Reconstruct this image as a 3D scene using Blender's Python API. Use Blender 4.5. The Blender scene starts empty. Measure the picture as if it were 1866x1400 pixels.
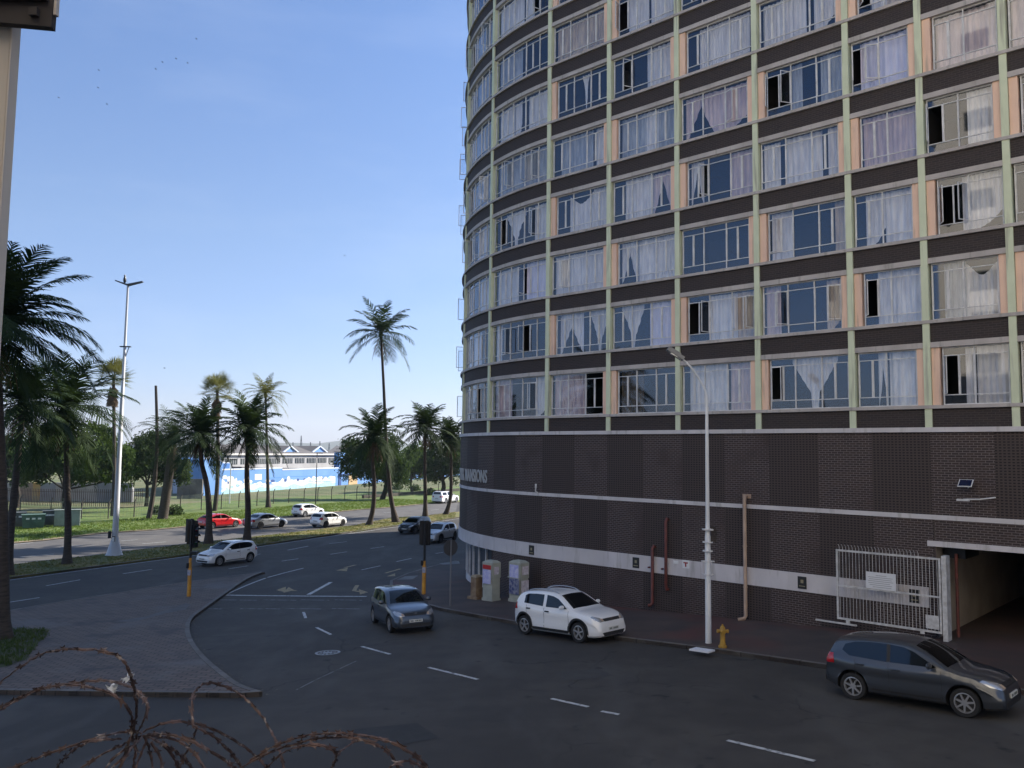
import bpy, bmesh, math, random
from math import sin, cos, pi, radians, exp, log
from mathutils import Vector, Matrix
from mathutils.geometry import delaunay_2d_cdt
from mathutils.bvhtree import BVHTree
R = random.Random(7)
sc = bpy.context.scene
col = sc.collection
V = Vector

# ------------------------------------------------------------------ camera
FPX = 1502.83; PIT = radians(4.7164); ROL = radians(.70302)
fw = V((0, cos(PIT), sin(PIT))); up0 = V((0, -sin(PIT), cos(PIT))); x0 = V((1, 0, 0))
CX = x0*cos(ROL) + up0*sin(ROL); CU = -x0*sin(ROL) + up0*cos(ROL)
cam = bpy.data.objects.new('camera', bpy.data.cameras.new('camera')); col.objects.link(cam)
m = Matrix((CX, CU, -fw)).transposed().to_4x4(); cam.matrix_world = m
cam.data.sensor_width = 36; cam.data.lens = FPX/1866*36
cam.data.clip_start = .05; cam.data.clip_end = 8000
sc.camera = cam

def ray(px, py): return fw + CX*((px-933)/FPX) - CU*((py-700)/FPX)
def atY(px, py, Y):
    q = ray(px, py); return q*(Y/q.y)
# ------------------------------------------------------------------ ground level: the side street runs downhill to the avenue
A0 = V((4.2145, 35.761)); D = V((.7308, -.6826)); N = V((-.6826, -.7308))
def G(x, y):
    s = (x-A0.x)*D.x + (y-A0.y)*D.y
    a = (s+20)*.055/.25
    return -7.7 + .25*(a + log(1+exp(-a)) if a > 0 else log(1+exp(a)))
def gnd(px, py, h=0):
    q = ray(px, py); z = -7.
    for _ in range(50):
        P = q*(z/q.z); z = .5*z + .5*(G(P.x, P.y)+h)
    return q*(z/q.z)

# ------------------------------------------------------------------ materials
def mat(name, c, rough=.7, c2=None, nscale=4, metal=0, bump=0, bscale=40, detail=4, spec=None, coat=0, coords='Object', stretch=None):
    M = bpy.data.materials.new(name); M.use_nodes = True
    nt = M.node_tree; b = nt.nodes['Principled BSDF']
    b.inputs['Base Color'].default_value = (*c, 1); b.inputs['Roughness'].default_value = rough
    b.inputs['Metallic'].default_value = metal
    if coat: b.inputs['Coat Weight'].default_value = coat; b.inputs['Coat Roughness'].default_value = .05
    if spec is not None: b.inputs['Specular IOR Level'].default_value = spec
    tc = nt.nodes.new('ShaderNodeTexCoord'); src = tc.outputs[coords]
    if stretch:
        mp = nt.nodes.new('ShaderNodeMapping'); mp.inputs['Scale'].default_value = stretch
        nt.links.new(src, mp.inputs[0]); src = mp.outputs[0]
    if c2 is not None:
        n = nt.nodes.new('ShaderNodeTexNoise'); n.inputs['Scale'].default_value = nscale; n.inputs['Detail'].default_value = detail
        nt.links.new(src, n.inputs['Vector'])
        r = nt.nodes.new('ShaderNodeValToRGB'); r.color_ramp.elements[0].position = .36; r.color_ramp.elements[1].position = .64
        r.color_ramp.elements[0].color = (*c, 1); r.color_ramp.elements[1].color = (*c2, 1)
        nt.links.new(n.outputs['Fac'], r.inputs[0]); nt.links.new(r.outputs[0], b.inputs['Base Color'])
    if bump:
        n2 = nt.nodes.new('ShaderNodeTexNoise'); n2.inputs['Scale'].default_value = bscale; n2.inputs['Detail'].default_value = 5
        nt.links.new(src, n2.inputs['Vector'])
        bp = nt.nodes.new('ShaderNodeBump'); bp.inputs['Strength'].default_value = bump; bp.inputs['Distance'].default_value = .02
        nt.links.new(n2.outputs['Fac'], bp.inputs['Height']); nt.links.new(bp.outputs[0], b.inputs['Normal'])
    return M

def mixin(M, c, nscale, lo, hi, coords='Object', stretch=None, detail=6):
    """lay a second patchy colour over whatever feeds the base colour"""
    nt = M.node_tree; b = nt.nodes['Principled BSDF']
    tc = nt.nodes.new('ShaderNodeTexCoord'); src = tc.outputs[coords]
    if stretch:
        mp = nt.nodes.new('ShaderNodeMapping'); mp.inputs['Scale'].default_value = stretch
        nt.links.new(src, mp.inputs[0]); src = mp.outputs[0]
    n = nt.nodes.new('ShaderNodeTexNoise'); n.inputs['Scale'].default_value = nscale; n.inputs['Detail'].default_value = detail
    nt.links.new(src, n.inputs['Vector'])
    r = nt.nodes.new('ShaderNodeMapRange'); r.inputs[1].default_value = lo; r.inputs[2].default_value = hi
    nt.links.new(n.outputs['Fac'], r.inputs[0])
    mx = nt.nodes.new('ShaderNodeMix'); mx.data_type = 'RGBA'
    bc = b.inputs['Base Color']
    if bc.is_linked: nt.links.new(bc.links[0].from_socket, mx.inputs[6])
    else: mx.inputs[6].default_value = bc.default_value
    mx.inputs[7].default_value = (*c, 1)
    nt.links.new(r.outputs[0], mx.inputs[0]); nt.links.new(mx.outputs[2], bc)
    return M

def brickmat(name, c1, c2, mortar, bw, rh, ms, offset=.5, bump=.6, rough=.75, coords='UV', vary=0):
    M = bpy.data.materials.new(name); M.use_nodes = True
    nt = M.node_tree; b = nt.nodes['Principled BSDF']; b.inputs['Roughness'].default_value = rough
    tc = nt.nodes.new('ShaderNodeTexCoord'); t = nt.nodes.new('ShaderNodeTexBrick')
    t.offset = offset; t.inputs['Scale'].default_value = 1
    t.inputs['Color1'].default_value = (*c1, 1); t.inputs['Color2'].default_value = (*c2, 1); t.inputs['Mortar'].default_value = (*mortar, 1)
    t.inputs['Brick Width'].default_value = bw; t.inputs['Row Height'].default_value = rh; t.inputs['Mortar Size'].default_value = ms
    t.inputs['Mortar Smooth'].default_value = .1; t.inputs['Bias'].default_value = 0
    nt.links.new(tc.outputs[coords], t.inputs['Vector']); nt.links.new(t.outputs['Color'], b.inputs['Base Color'])
    bp = nt.nodes.new('ShaderNodeBump'); bp.inputs['Strength'].default_value = bump; bp.inputs['Distance'].default_value = .01; bp.invert = True
    nt.links.new(t.outputs['Fac'], bp.inputs['Height']); nt.links.new(bp.outputs[0], b.inputs['Normal'])
    return M

M_asph = mat('asphalt', (.049, .044, .040), .82, (.066, .060, .053), 1.3, bump=.5, bscale=120, detail=8)
mixin(M_asph, (.040, .036, .033), .22, .45, .62)
mixin(M_asph, (.075, .071, .066), .09, .60, .80)
def cracks(M, scale, width, c):
    nt = M.node_tree; b = nt.nodes['Principled BSDF']; tc = nt.nodes.new('ShaderNodeTexCoord')
    nz = nt.nodes.new('ShaderNodeTexNoise'); nz.inputs['Scale'].default_value = .9; nz.inputs['Detail'].default_value = 6; nt.links.new(tc.outputs['Object'], nz.inputs['Vector'])
    ad = nt.nodes.new('ShaderNodeMix'); ad.data_type = 'RGBA'; ad.blend_type = 'ADD'; ad.inputs[0].default_value = 1.6; nt.links.new(tc.outputs['Object'], ad.inputs[6]); nt.links.new(nz.outputs['Color'], ad.inputs[7])
    v = nt.nodes.new('ShaderNodeTexVoronoi'); v.feature = 'DISTANCE_TO_EDGE'; v.inputs['Scale'].default_value = scale; nt.links.new(ad.outputs[2], v.inputs['Vector'])
    l = nt.nodes.new('ShaderNodeMapRange'); l.inputs[1].default_value = 0; l.inputs[2].default_value = width; l.inputs[3].default_value = 1; l.inputs[4].default_value = 0; nt.links.new(v.outputs['Distance'], l.inputs[0])
    n2 = nt.nodes.new('ShaderNodeTexNoise'); n2.inputs['Scale'].default_value = .25; nt.links.new(tc.outputs['Object'], n2.inputs['Vector'])
    g2 = nt.nodes.new('ShaderNodeMapRange'); g2.inputs[1].default_value = .48; g2.inputs[2].default_value = .56; nt.links.new(n2.outputs['Fac'], g2.inputs[0])
    mu = nt.nodes.new('ShaderNodeMath'); mu.operation = 'MULTIPLY'; nt.links.new(l.outputs[0], mu.inputs[0]); nt.links.new(g2.outputs[0], mu.inputs[1])
    mx = nt.nodes.new('ShaderNodeMix'); mx.data_type = 'RGBA'; nt.links.new(b.inputs['Base Color'].links[0].from_socket, mx.inputs[6]); mx.inputs[7].default_value = (*c, 1)
    nt.links.new(mu.outputs[0], mx.inputs[0]); nt.links.new(mx.outputs[2], b.inputs['Base Color'])
cracks(M_asph, .16, .006, (.014, .014, .015))
mixin(M_asph, (.088, .083, .078), .5, .55, .76, stretch=(1, .35, 1)); mixin(M_asph, (.020, .020, .021), 1.7, .66, .74)
M_asphfar = mat('asphalt_avenue', (.085, .080, .078), .8, (.115, .108, .102), .5, bump=.4, bscale=100, detail=8)
M_paint = mixin(mat('road_paint', (.55, .56, .56), .7), (.10, .10, .10), 9, .50, .70)
M_painty = mixin(mat('yellow_road_paint', (.36, .27, .13), .7), (.08, .08, .08), 7, .50, .68)
M_paintw = mixin(mat('worn_paint', (.26, .27, .28), .75), (.05, .05, .055), 5, .46, .6)
M_pave = brickmat('brick_paving', (.165, .118, .092), (.110, .084, .070), (.036, .030, .026), .42, .21, .022, coords='Object', bump=.4)
mixin(M_pave, (.13, .12, .115), .28, .52, .70); mixin(M_pave, (.055, .045, .042), .9, .54, .72)
M_pave2 = mat('pavement_asphalt', (.085, .062, .056), .85, (.052, .043, .041), .6, bump=.4, bscale=60, detail=8)
mixin(M_pave2, (.11, .045, .038), .18, .50, .62)
M_kerb = mixin(brickmat('kerb_concrete', (.165, .15, .135), (.11, .10, .09), (.035,.033,.03), .95, 9., .018, offset=0), (.10,.085,.07), 1.6, .5, .66)
M_grass = mat('verge_grass', (.075, .14, .022), .9, (.14, .17, .045), .8, bump=.8, bscale=30, detail=8)
M_grassdry = mat('median_grass', (.22, .17, .055), .9, (.10, .12, .035), .7, bump=.8, bscale=25, detail=8)
M_dirt = mat('ground', (.075, .105, .03), .9, (.15, .14, .065), .16, bump=.5, bscale=20, detail=8)
M_sand = mat('dirt_strip', (.30, .23, .15), .9, (.18, .15, .09), 1.5)
M_brick = brickmat('dark_face_brick', (.052, .033, .028), (.033, .023, .023), (.170, .142, .136), .215, .078, .009)
mixin(M_brick, (.050, .032, .030), .5, .52, .7)
M_perf = brickmat('perforated_brick', (.008, .006, .006), (.010, .007, .006), (.066, .048, .044), .118, .090, .026, offset=0, bump=1)
M_spand = brickmat('spandrel_brick', (.040, .028, .026), (.028, .021, .022), (.060, .048, .045), .23, .075, .010)
M_band = mat('painted_concrete_band', (.50, .46, .44), .8, (.40, .365, .35), 1.2, bump=.2, bscale=20)
M_bandw = mat('white_painted_band', (.64, .61, .62), .8, (.55, .52, .53), .9, bump=.2, bscale=20)
mixin(M_bandw, (.55, .52, .51), .8, .55, .75, stretch=(1, 1, .25))
M_green = mat('pale_green_paint', (.66, .71, .52), .75, (.60, .65, .47), 1.5)
M_peach = mat('peach_paint', (.86, .60, .46), .8, (.79, .54, .42), 1.2)
for M_ in (M_green, M_peach, M_band): mixin(M_, (.24, .23, .20), 2.2, .56, .82, stretch=(3, 3, .22))
mixin(M_bandw, (.33, .31, .29), 2.0, .56, .80, stretch=(2.5, 2.5, .35))
M_wframe = mat('window_frame_paint', (.70, .70, .71), .5, (.55, .55, .56), 3)
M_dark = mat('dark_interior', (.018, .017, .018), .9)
M_beige = mat('beige_wall', (.34, .29, .24), .85, (.25, .215, .185), .8)
M_redfl = mat('red_driveway', (.075, .042, .036), .8, (.05, .036, .032), .8)
M_white = mat('white_paint', (.80, .80, .80), .55, (.66, .66, .66), 3)
M_pole = mat('galvanised_pole', (.78, .79, .80), .45, (.62, .63, .64), 2, stretch=(1, 1, .1))
M_yel = mat('yellow_pole_paint', (.62, .30, .035), .55, (.50, .22, .03), 3)
mixin(M_yel, (.30, .24, .16), 5, .6, .75)
M_black = mat('black_housing', (.012, .012, .014), .45)
M_rubber = mat('rubber', (.016, .016, .017), .8)
M_rust = mat('rusty_wire', (.17, .10, .078), .65, (.085, .052, .042), 30, metal=.2)
mixin(M_rust, (.42, .34, .28), 45, .57, .7)
M_redpipe = mat('red_pipe', (.155, .040, .030), .6, (.10, .032, .026), 4)
M_beigepipe = mat('cream_pipe', (.50, .35, .25), .55, (.38, .27, .20), 2)
M_trunk = mat('palm_trunk', (.085, .066, .052), .95, (.045, .036, .03), 3, bump=1, bscale=8, stretch=(1, 1, 6))
M_bark = mat('bark', (.05, .04, .032), .95, (.03, .025, .02), 4, bump=1, bscale=12)
def leafmat(name, c, c2, trans=.25):
    M = mat(name, c, .8, c2, .9, spec=.2)
    nt = M.node_tree; b = nt.nodes['Principled BSDF']; out = nt.nodes['Material Output']
    tr = nt.nodes.new('ShaderNodeBsdfTranslucent'); mx = nt.nodes.new('ShaderNodeMixShader'); mx.inputs[0].default_value = trans
    tr.inputs['Color'].default_value = (c2[0]*1.5, c2[1]*1.5, c2[2], 1)
    nt.links.new(b.outputs[0], mx.inputs[1]); nt.links.new(tr.outputs[0], mx.inputs[2]); nt.links.new(mx.outputs[0], out.inputs[0])
    return M
M_frond = leafmat('shade_toned_palm_leaf', (.015, .032, .011), (.030, .052, .016), .14)  # shade on the palms is darkened into the leaf colour
M_frondl = leafmat('sun_toned_palm_leaf', (.085, .10, .03), (.15, .15, .05))  # yellow-green copy with the sunlit tone put into the leaf colour
M_dead = leafmat('dead_frond', (.15, .10, .06), (.09, .06, .04), .1)
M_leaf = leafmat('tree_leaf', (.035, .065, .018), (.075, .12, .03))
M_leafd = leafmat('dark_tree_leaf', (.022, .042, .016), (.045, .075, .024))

def glass(name, tint, base, refl=(.85, .9, 1)):
    M = bpy.data.materials.new(name); M.use_nodes = True; nt = M.node_tree
    for n in list(nt.nodes):
        if n.type != 'OUTPUT_MATERIAL': nt.nodes.remove(n)
    out = nt.nodes['Material Output']
    t = nt.nodes.new('ShaderNodeBsdfTransparent'); t.inputs[0].default_value = (*tint, 1)
    g = nt.nodes.new('ShaderNodeBsdfGlossy'); g.inputs['Roughness'].default_value = .03; g.inputs['Color'].default_value = (*refl, 1)
    lw_ = nt.nodes.new('ShaderNodeLayerWeight'); pw = nt.nodes.new('ShaderNodeMath'); pw.operation = 'POWER'; pw.inputs[1].default_value = 4.5
    nt.links.new(lw_.outputs['Facing'], pw.inputs[0]); f = nt.nodes.new('ShaderNodeMath'); f.operation = 'MULTIPLY_ADD'; f.inputs[1].default_value = .94; f.inputs[2].default_value = .045; nt.links.new(pw.outputs[0], f.inputs[0])
    a = nt.nodes.new('ShaderNodeMath'); a.operation = 'ADD'; a.inputs[1].default_value = base; a.use_clamp = True
    mx = nt.nodes.new('ShaderNodeMixShader')
    nt.links.new(f.outputs[0], a.inputs[0]); nt.links.new(a.outputs[0], mx.inputs[0]); nt.links.new(t.outputs[0], mx.inputs[1]); nt.links.new(g.outputs[0], mx.inputs[2])
    nt.links.new(mx.outputs[0], out.inputs[0]); return M
M_glass = glass('window_glass', (.90, .93, .95), .055)
M_cglass = glass('car_glass', (.07, .075, .08), .01, (.8,.85,.9))
M_oglass = glass('open_sash_glass', (.93, .95, .97), -.02)
M_lens = glass('lamp_lens', (.75, .78, .8), .25)
def cloth(name, c, c2):
    return mat(name, c, .9, c2, 2.2, stretch=(3, 3, .5))
CLOTH = {'w': cloth('white_net_curtain', (.76, .74, .76), (.58, .56, .60)), 'p': cloth('pinkish_curtain', (.66, .54, .56), (.46, .38, .44)),
         'b': cloth('blue_grey_curtain', (.42, .45, .52), (.27, .30, .37)), 'c': cloth('beige_curtain', (.58, .48, .40), (.42, .35, .31)),
         'l': cloth('lavender_curtain', (.76, .74, .88), (.62, .60, .76)), 'd': cloth('brown_roof_reflection', (.12, .09, .06), (.07, .055, .04))}  # the brown cloth paints in a roof mirrored by one lowest window

# ------------------------------------------------------------------ mesh helpers
class MB:
    def __init__(s): s.v = []; s.f = []; s.uv = []; s.mi = []; s.k = 0
    def face(s, pts, uv=None, mi=0):
        i = len(s.v); s.v += [V(p) for p in pts]; s.f.append(tuple(range(i, i+len(pts)))); s.uv.append(uv); s.mi.append(mi)
    def box(s, c, size, rz=0, mi=0, rot=None):
        cx, cy, cz = c; a, b, h = size[0]/2, size[1]/2, size[2]/2
        Rm = rot if rot else Matrix.Rotation(rz, 3, 'Z')
        P = [V(c) + Rm @ V((sx*a, sy*b, sz*h)) for sx, sy, sz in ((-1,-1,-1),(1,-1,-1),(1,1,-1),(-1,1,-1),(-1,-1,1),(1,-1,1),(1,1,1),(-1,1,1))]
        i = len(s.v); s.v += P
        for f in ((0,3,2,1),(4,5,6,7),(0,1,5,4),(1,2,6,5),(2,3,7,6),(3,0,4,7)):
            s.f.append(tuple(i+q for q in f)); s.uv.append(None); s.mi.append(mi)
    def hexa(s, P, mi=0, uvf=None):
        i = len(s.v); s.v += [V(p) for p in P]
        for f in ((0,3,2,1),(4,5,6,7),(0,1,5,4),(1,2,6,5),(2,3,7,6),(3,0,4,7)):
            s.f.append(tuple(i+q for q in f)); s.uv.append([uvf[q] for q in f] if uvf else None); s.mi.append(mi)
    def tube(s, pts, rad, n=8, mi=0, caps=True):
        pts = [V(p) for p in pts]; rad = rad if isinstance(rad, (list, tuple)) else [rad]*len(pts)
        base = len(s.v); prev = None
        for j, p in enumerate(pts):
            t = (pts[min(j+1, len(pts)-1)] - pts[max(j-1, 0)]).normalized()
            if prev is None:
                a = t.orthogonal().normalized()
            else:
                a = (prev - t*prev.dot(t)); a = a.normalized() if a.length > 1e-6 else t.orthogonal().normalized()
            prev = a; b = t.cross(a)
            for q in range(n):
                an = 2*pi*q/n; s.v.append(p + (a*cos(an) + b*sin(an))*rad[j])
        for j in range(len(pts)-1):
            for q in range(n):
                a_ = base+j*n+q; b_ = base+j*n+(q+1) % n
                s.f.append((a_, b_, b_+n, a_+n)); s.uv.append(None); s.mi.append(mi)
        if caps:
            s.f.append(tuple(base+q for q in range(n-1, -1, -1))); s.uv.append(None); s.mi.append(mi)
            e = base+(len(pts)-1)*n; s.f.append(tuple(e+q for q in range(n))); s.uv.append(None); s.mi.append(mi)
    def lathe(s, prof, c=(0,0,0), axis='Z', n=16, mi=0):
        base = len(s.v); c = V(c)
        for r, h in prof:
            for q in range(n):
                a = 2*pi*q/n
                if axis == 'Z': p = V((r*cos(a), r*sin(a), h))
                elif axis == 'Y': p = V((r*cos(a), h, r*sin(a)))
                else: p = V((h, r*cos(a), r*sin(a)))
                s.v.append(c+p)
        for j in range(len(prof)-1):
            for q in range(n):
                a_ = base+j*n+q; b_ = base+j*n+(q+1) % n
                s.f.append((a_, b_, b_+n, a_+n)); s.uv.append(None); s.mi.append(mi)
    def build(s, name, mats, parent=None, smooth=False, sharp=None, root=None, label=None):
        me = bpy.data.meshes.new(name)
        o = bpy.data.objects.new(name, me)
        org = V((0,0,0))
        if parent is not None: org = V(parent.get('_o', (0,0,0)))
        me.from_pydata([tuple(v-org) for v in s.v], [], s.f)
        for mm in (mats if isinstance(mats, (list, tuple)) else [mats]): me.materials.append(mm)
        if any(q for q in s.mi): me.polygons.foreach_set('material_index', s.mi)
        if any(u for u in s.uv):
            L = me.uv_layers.new(name='UVMap')
            for pi_, p in enumerate(me.polygons):
                u = s.uv[pi_]
                if u:
                    for k, li in enumerate(p.loop_indices): L.data[li].uv = u[k]
        if smooth:
            me.polygons.foreach_set('use_smooth', [True]*len(me.polygons))
            me.set_sharp_from_angle(angle=radians(sharp or 40))
        me.update(); col.objects.link(o)
        if parent is not None: o.parent = parent; o['_o'] = tuple(org)
        if label: o['label'] = label
        return o

def tag(o, label=None, cat=None, group=None, kind=None):
    if label: o['label'] = label
    if cat: o['category'] = cat
    if group: o['group'] = group
    if kind: o['kind'] = kind
    return o
def empty(name, loc, label, cat, group=None, rz=0):
    o = bpy.data.objects.new(name, None); col.objects.link(o); o.location = loc; o.rotation_euler = (0, 0, rz)
    o.empty_display_size = .2
    o['_o'] = tuple(loc) if rz == 0 else (0., 0., 0.)
    return tag(o, label, cat, group)

def inpoly(x, y, P):
    c = False; j = len(P)-1
    for i in range(len(P)):
        if (P[i][1] > y) != (P[j][1] > y) and x < (P[j][0]-P[i][0])*(y-P[i][1])/(P[j][1]-P[i][1])+P[i][0]: c = not c
        j = i
    return c
def catmull(P, n=6, closed=False):
    P = [V(p) for p in P]; out = []
    for i in range(len(P)-1):
        p0 = P[max(i-1, 0)]; p1 = P[i]; p2 = P[i+1]; p3 = P[min(i+2, len(P)-1)]
        for k in range(n):
            t = k/n; out.append(.5*((2*p1)+(p2-p0)*t+(2*p0-5*p1+4*p2-p3)*t*t+(3*p1-p0-3*p2+p3)*t**3))
    out.append(P[-1]); return out
def densify(P, step):
    out = []
    for i in range(len(P)):
        a = V(P[i][:2]); b = V(P[(i+1) % len(P)][:2]); n = max(1, int((b-a).length/step))
        for k in range(n): out.append(a.lerp(b, k/n))
    return out
def sheet(name, poly, M, h, step=2., skirt=0, kind='structure', wob=0):
    P = densify(poly, step)
    xs = [p.x for p in P]; ys = [p.y for p in P]; vs = list(P)
    x = min(xs)+step/2
    while x < max(xs):
        y = min(ys)+step/2
        while y < max(ys):
            if inpoly(x, y, P) and min((V((x, y))-p).length for p in P) > step*.35: vs.append(V((x, y)))
            y += step
        x += step
    r = delaunay_2d_cdt(vs, [], [list(range(len(P)))], 1, 1e-5)
    b = MB()
    b.v = [V((p.x, p.y, G(p.x, p.y)+h+(wob*(sin(p.x*1.3)+cos(p.y*1.7)) if wob else 0))) for p in r[0]]
    b.f = [tuple(f) if ((r[0][f[1]]-r[0][f[0]]).cross(r[0][f[2]]-r[0][f[0]]) > 0) else tuple(reversed(f)) for f in r[2]]
    b.uv = [None]*len(b.f); b.mi = [0]*len(b.f)
    if skirt:
        for i in range(len(P)):
            a, c = P[i], P[(i+1) % len(P)]
            za, zc = G(*a)+h, G(*c)+h
            b.face([(a.x, a.y, za-skirt), (c.x, c.y, zc-skirt), (c.x, c.y, zc), (a.x, a.y, za)])
    o = b.build(name, M)
    if kind: o['kind'] = kind
    return o
def ribbon(b, pts, w, h, h0=None, side=0, mi=0, step=1.):
    """strip following the ground along pts; h top height; h0 underside height (solid) ; side 0 centred, 1 left, -1 right"""
    Q = [V(p[:2]) for p in pts]; D_ = [Q[0]]
    for i in range(len(Q)-1):
        n = max(1, int((Q[i+1]-Q[i]).length/step))
        for k in range(1, n+1): D_.append(Q[i].lerp(Q[i+1], k/n))
    L = []; Rr = []
    for i, p in enumerate(D_):
        t = (D_[min(i+1, len(D_)-1)]-D_[max(i-1, 0)]).normalized(); nn = V((-t.y, t.x))
        a = p + nn*(w/2 if side == 0 else (w if side == 1 else 0)); c = p - nn*(w/2 if side == 0 else (w if side == -1 else 0))
        L.append(V((a.x, a.y, G(*a)+h))); Rr.append(V((c.x, c.y, G(*c)+h)))
    dist = [0.]
    for i in range(len(D_)-1): dist.append(dist[-1]+(D_[i+1]-D_[i]).length)
    for i in range(len(D_)-1):
        uu_ = [(dist[i],1),(dist[i+1],1),(dist[i+1],1.2),(dist[i],1.2)]
        b.face([Rr[i], Rr[i+1], L[i+1], L[i]], uu_, mi)
        if h0 is not None:
            dz = V((0, 0, h0-h))
            b.face([Rr[i]+dz, Rr[i+1]+dz, Rr[i+1], Rr[i]], uu_, mi)
            b.face([L[i+1]+dz, L[i]+dz, L[i], L[i+1]], [uu_[1],uu_[0],uu_[0],uu_[1]], mi)
    if h0 is not None:
        dz = V((0, 0, h0-h))
        b.face([Rr[0]+dz, Rr[0], L[0], L[0]+dz], mi=mi); b.face([Rr[-1]+dz, L[-1]+dz, L[-1], Rr[-1]], mi=mi)

# ------------------------------------------------------------------ ground, roads, pavements
g = MB(); XS = [-4000,-1500,-700,-400,-250]+list(range(-180, 121, 6))+[200,400,900,2500,4000]; YS = [-600,-200,-80]+list(range(-40, 261, 6))+[320,450,700,1100,1800,3000,6000]
for i, x in enumerate(XS):
    for j, y in enumerate(YS): g.v.append(V((x, y, G(x if x < 120 else 120, y if y > -40 else -40)-.05)))
for i in range(len(XS)-1):
    for j in range(len(YS)-1):
        a = i*len(YS)+j; g.f.append((a, a+len(YS), a+len(YS)+1, a+1)); g.uv.append(None); g.mi.append(0)
tag(g.build('ground', M_dirt), kind='structure')

AV = V((.42, .907))
gp = lambda L: [gnd(*q).xy for q in L]
verge = gp([(9,991),(73,985.6),(182,972),(273,966.5),(340,960),(434,948),(517,942.6),(649,929.7),(710,925),(762,919.8),(835,915)])
verge = [verge[0]-V((.50,.866))*75] + verge + [verge[-1]+AV*95]
mednear = gp([(9,1056.7),(340,1013),(459,997),(583,979),(710,961),(790,951),(830,945)])
mednear = [mednear[0]-V((.45,.893))*60] + mednear + [mednear[-1]+AV*120]
medfar = gp([(9,1033),(164,1015.7),(340,993.8),(527,973),(649,958.7),(710,946),(780,941),(830,934.5)])
medfar = [medfar[0]-V((.48,.877))*60] + medfar + [medfar[-1]+AV*115]
kerb = gp([(1494,1218),(1310,1191),(1130,1168),(929,1137),(863,1125),(800,1113)]) + [V((-4.2,38.6)), V((-5.3,41)), V((-6.3,44)), V((-6.7,47)), V((-6.2,50.2)), V((-5.1,53.8)), V((-3.7,57))]
kerb = [kerb[0]+D*45] + kerb + [kerb[-1]+AV*130]
road = [verge[0]] + verge[1:] + [V((62, 205)), V((80, 190)), V((75, -30)), V((-60, -30))]
sheet('road', road, M_asph, 0, 2.6)
# the two carriageways' lighter, older surface
sheet('avenue_carriageway', [v for v in verge[:-1]] + [medfar[-2]] + list(reversed(medfar[:-2])), M_asphfar, .004, 3.)
kb = [p for p in kerb[-2:]]
wallin = [V((40+9, 8)), V((26, 26)), V((10, 46)), V((30, 90)), kerb[-1]+V((12, -5))]
sheet('pavement', kerb + list(reversed(wallin)), M_pave2, .12, 1.5, skirt=.14)
bk = MB(); ribbon(bk, kerb[:-1], .16, .128, -.02, side=-1, step=.9); tag(bk.build('kerb', M_kerb), kind='structure')
# paved island with the bullnose
isl = [(480,1046),(462,1053),(440,1065),(405,1090),(375,1112),(352,1130),(345,1150),(352,1175),(375,1205),(410,1235),(440,1256),(478,1269)]
isl = [p.xy for p in (gnd(*q) for q in isl)]
iso = [V((p.x, p.y, 0)) for p in isl]; isl = [p.xy for p in catmull(iso, 3)]
isb = gp([(440,1272),(250,1270),(0,1266)]); isb = isb + [isb[-1]+(isb[-1]-isb[-2])*4]
ist = gp([(340,1064),(182,1089.5),(73,1107),(18,1117)]); ist = ist + [ist[-1]+(ist[-1]-ist[-3])*6]
island = isl + isb + list(reversed(ist))
sheet('paved_island', island, M_pave, .12, 1.2, skirt=.14)
bk = MB(); ribbon(bk, isl + isb, .17, .13, -.02, side=-1, step=.7)
ribbon(bk, list(reversed(ist)) + isl[:1], .15, .13, -.02, side=-1, step=.9)
tag(bk.build('kerb', M_kerb), kind='structure')
# median and far verge
sheet('median', mednear + list(reversed(medfar)), M_grassdry, .10, 1.6, skirt=.12, wob=.02)
bk = MB(); ribbon(bk, mednear, .15, .11, -.02, side=1, step=2); ribbon(bk, medfar, .12, .09, -.02, side=-1, step=2)
tag(bk.build('kerb', M_kerb), kind='structure')
vg = [v for v in verge]; vo = [v + V((-.907, .42))*26 for v in verge]
sheet('verge', vg + list(reversed(vo)), M_grass, .06, 2.5, skirt=.08, wob=.03)
bk = MB(); ribbon(bk, verge, .9, .065, side=0, step=2); tag(bk.build('dirt_edge', M_sand), kind='structure')

M_slab = mat('pale_concrete', (.20,.20,.20), .85, (.14,.14,.14), 1.5, bump=.3)
sheet('pavement_slab', gp([(722,1061),(738,1054.5),(762,1053),(752,1060)]), M_slab, .130, .6)
sheet('pavement_slab', gp([(800,1030.5),(836,1026),(838,1031),(806,1033)]), M_slab, .130, .8)
sheet('worn_paving', gp([(208,1138),(260,1130),(318,1113),(338,1104),(346,1107),(338,1116),(300,1124),(245,1139)]), mat('worn_screed', (.125,.12,.118), .85, (.10,.092,.088), 2), .128, .8)
sheet('road_patch', gp([(640,1330),(760,1318),(800,1345),(690,1366)]), mat('fresh_asphalt', (.028,.028,.029), .85, (.036,.036,.036), 3, bump=.4, bscale=90), .006, 1.)
sheet('road_patch', gp([(1010,1225),(1090,1219),(1120,1232),(1030,1242)]), mat('older_asphalt', (.060,.058,.055), .85, (.050,.048,.046), 3, bump=.4, bscale=90), .006, 1.)
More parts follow.
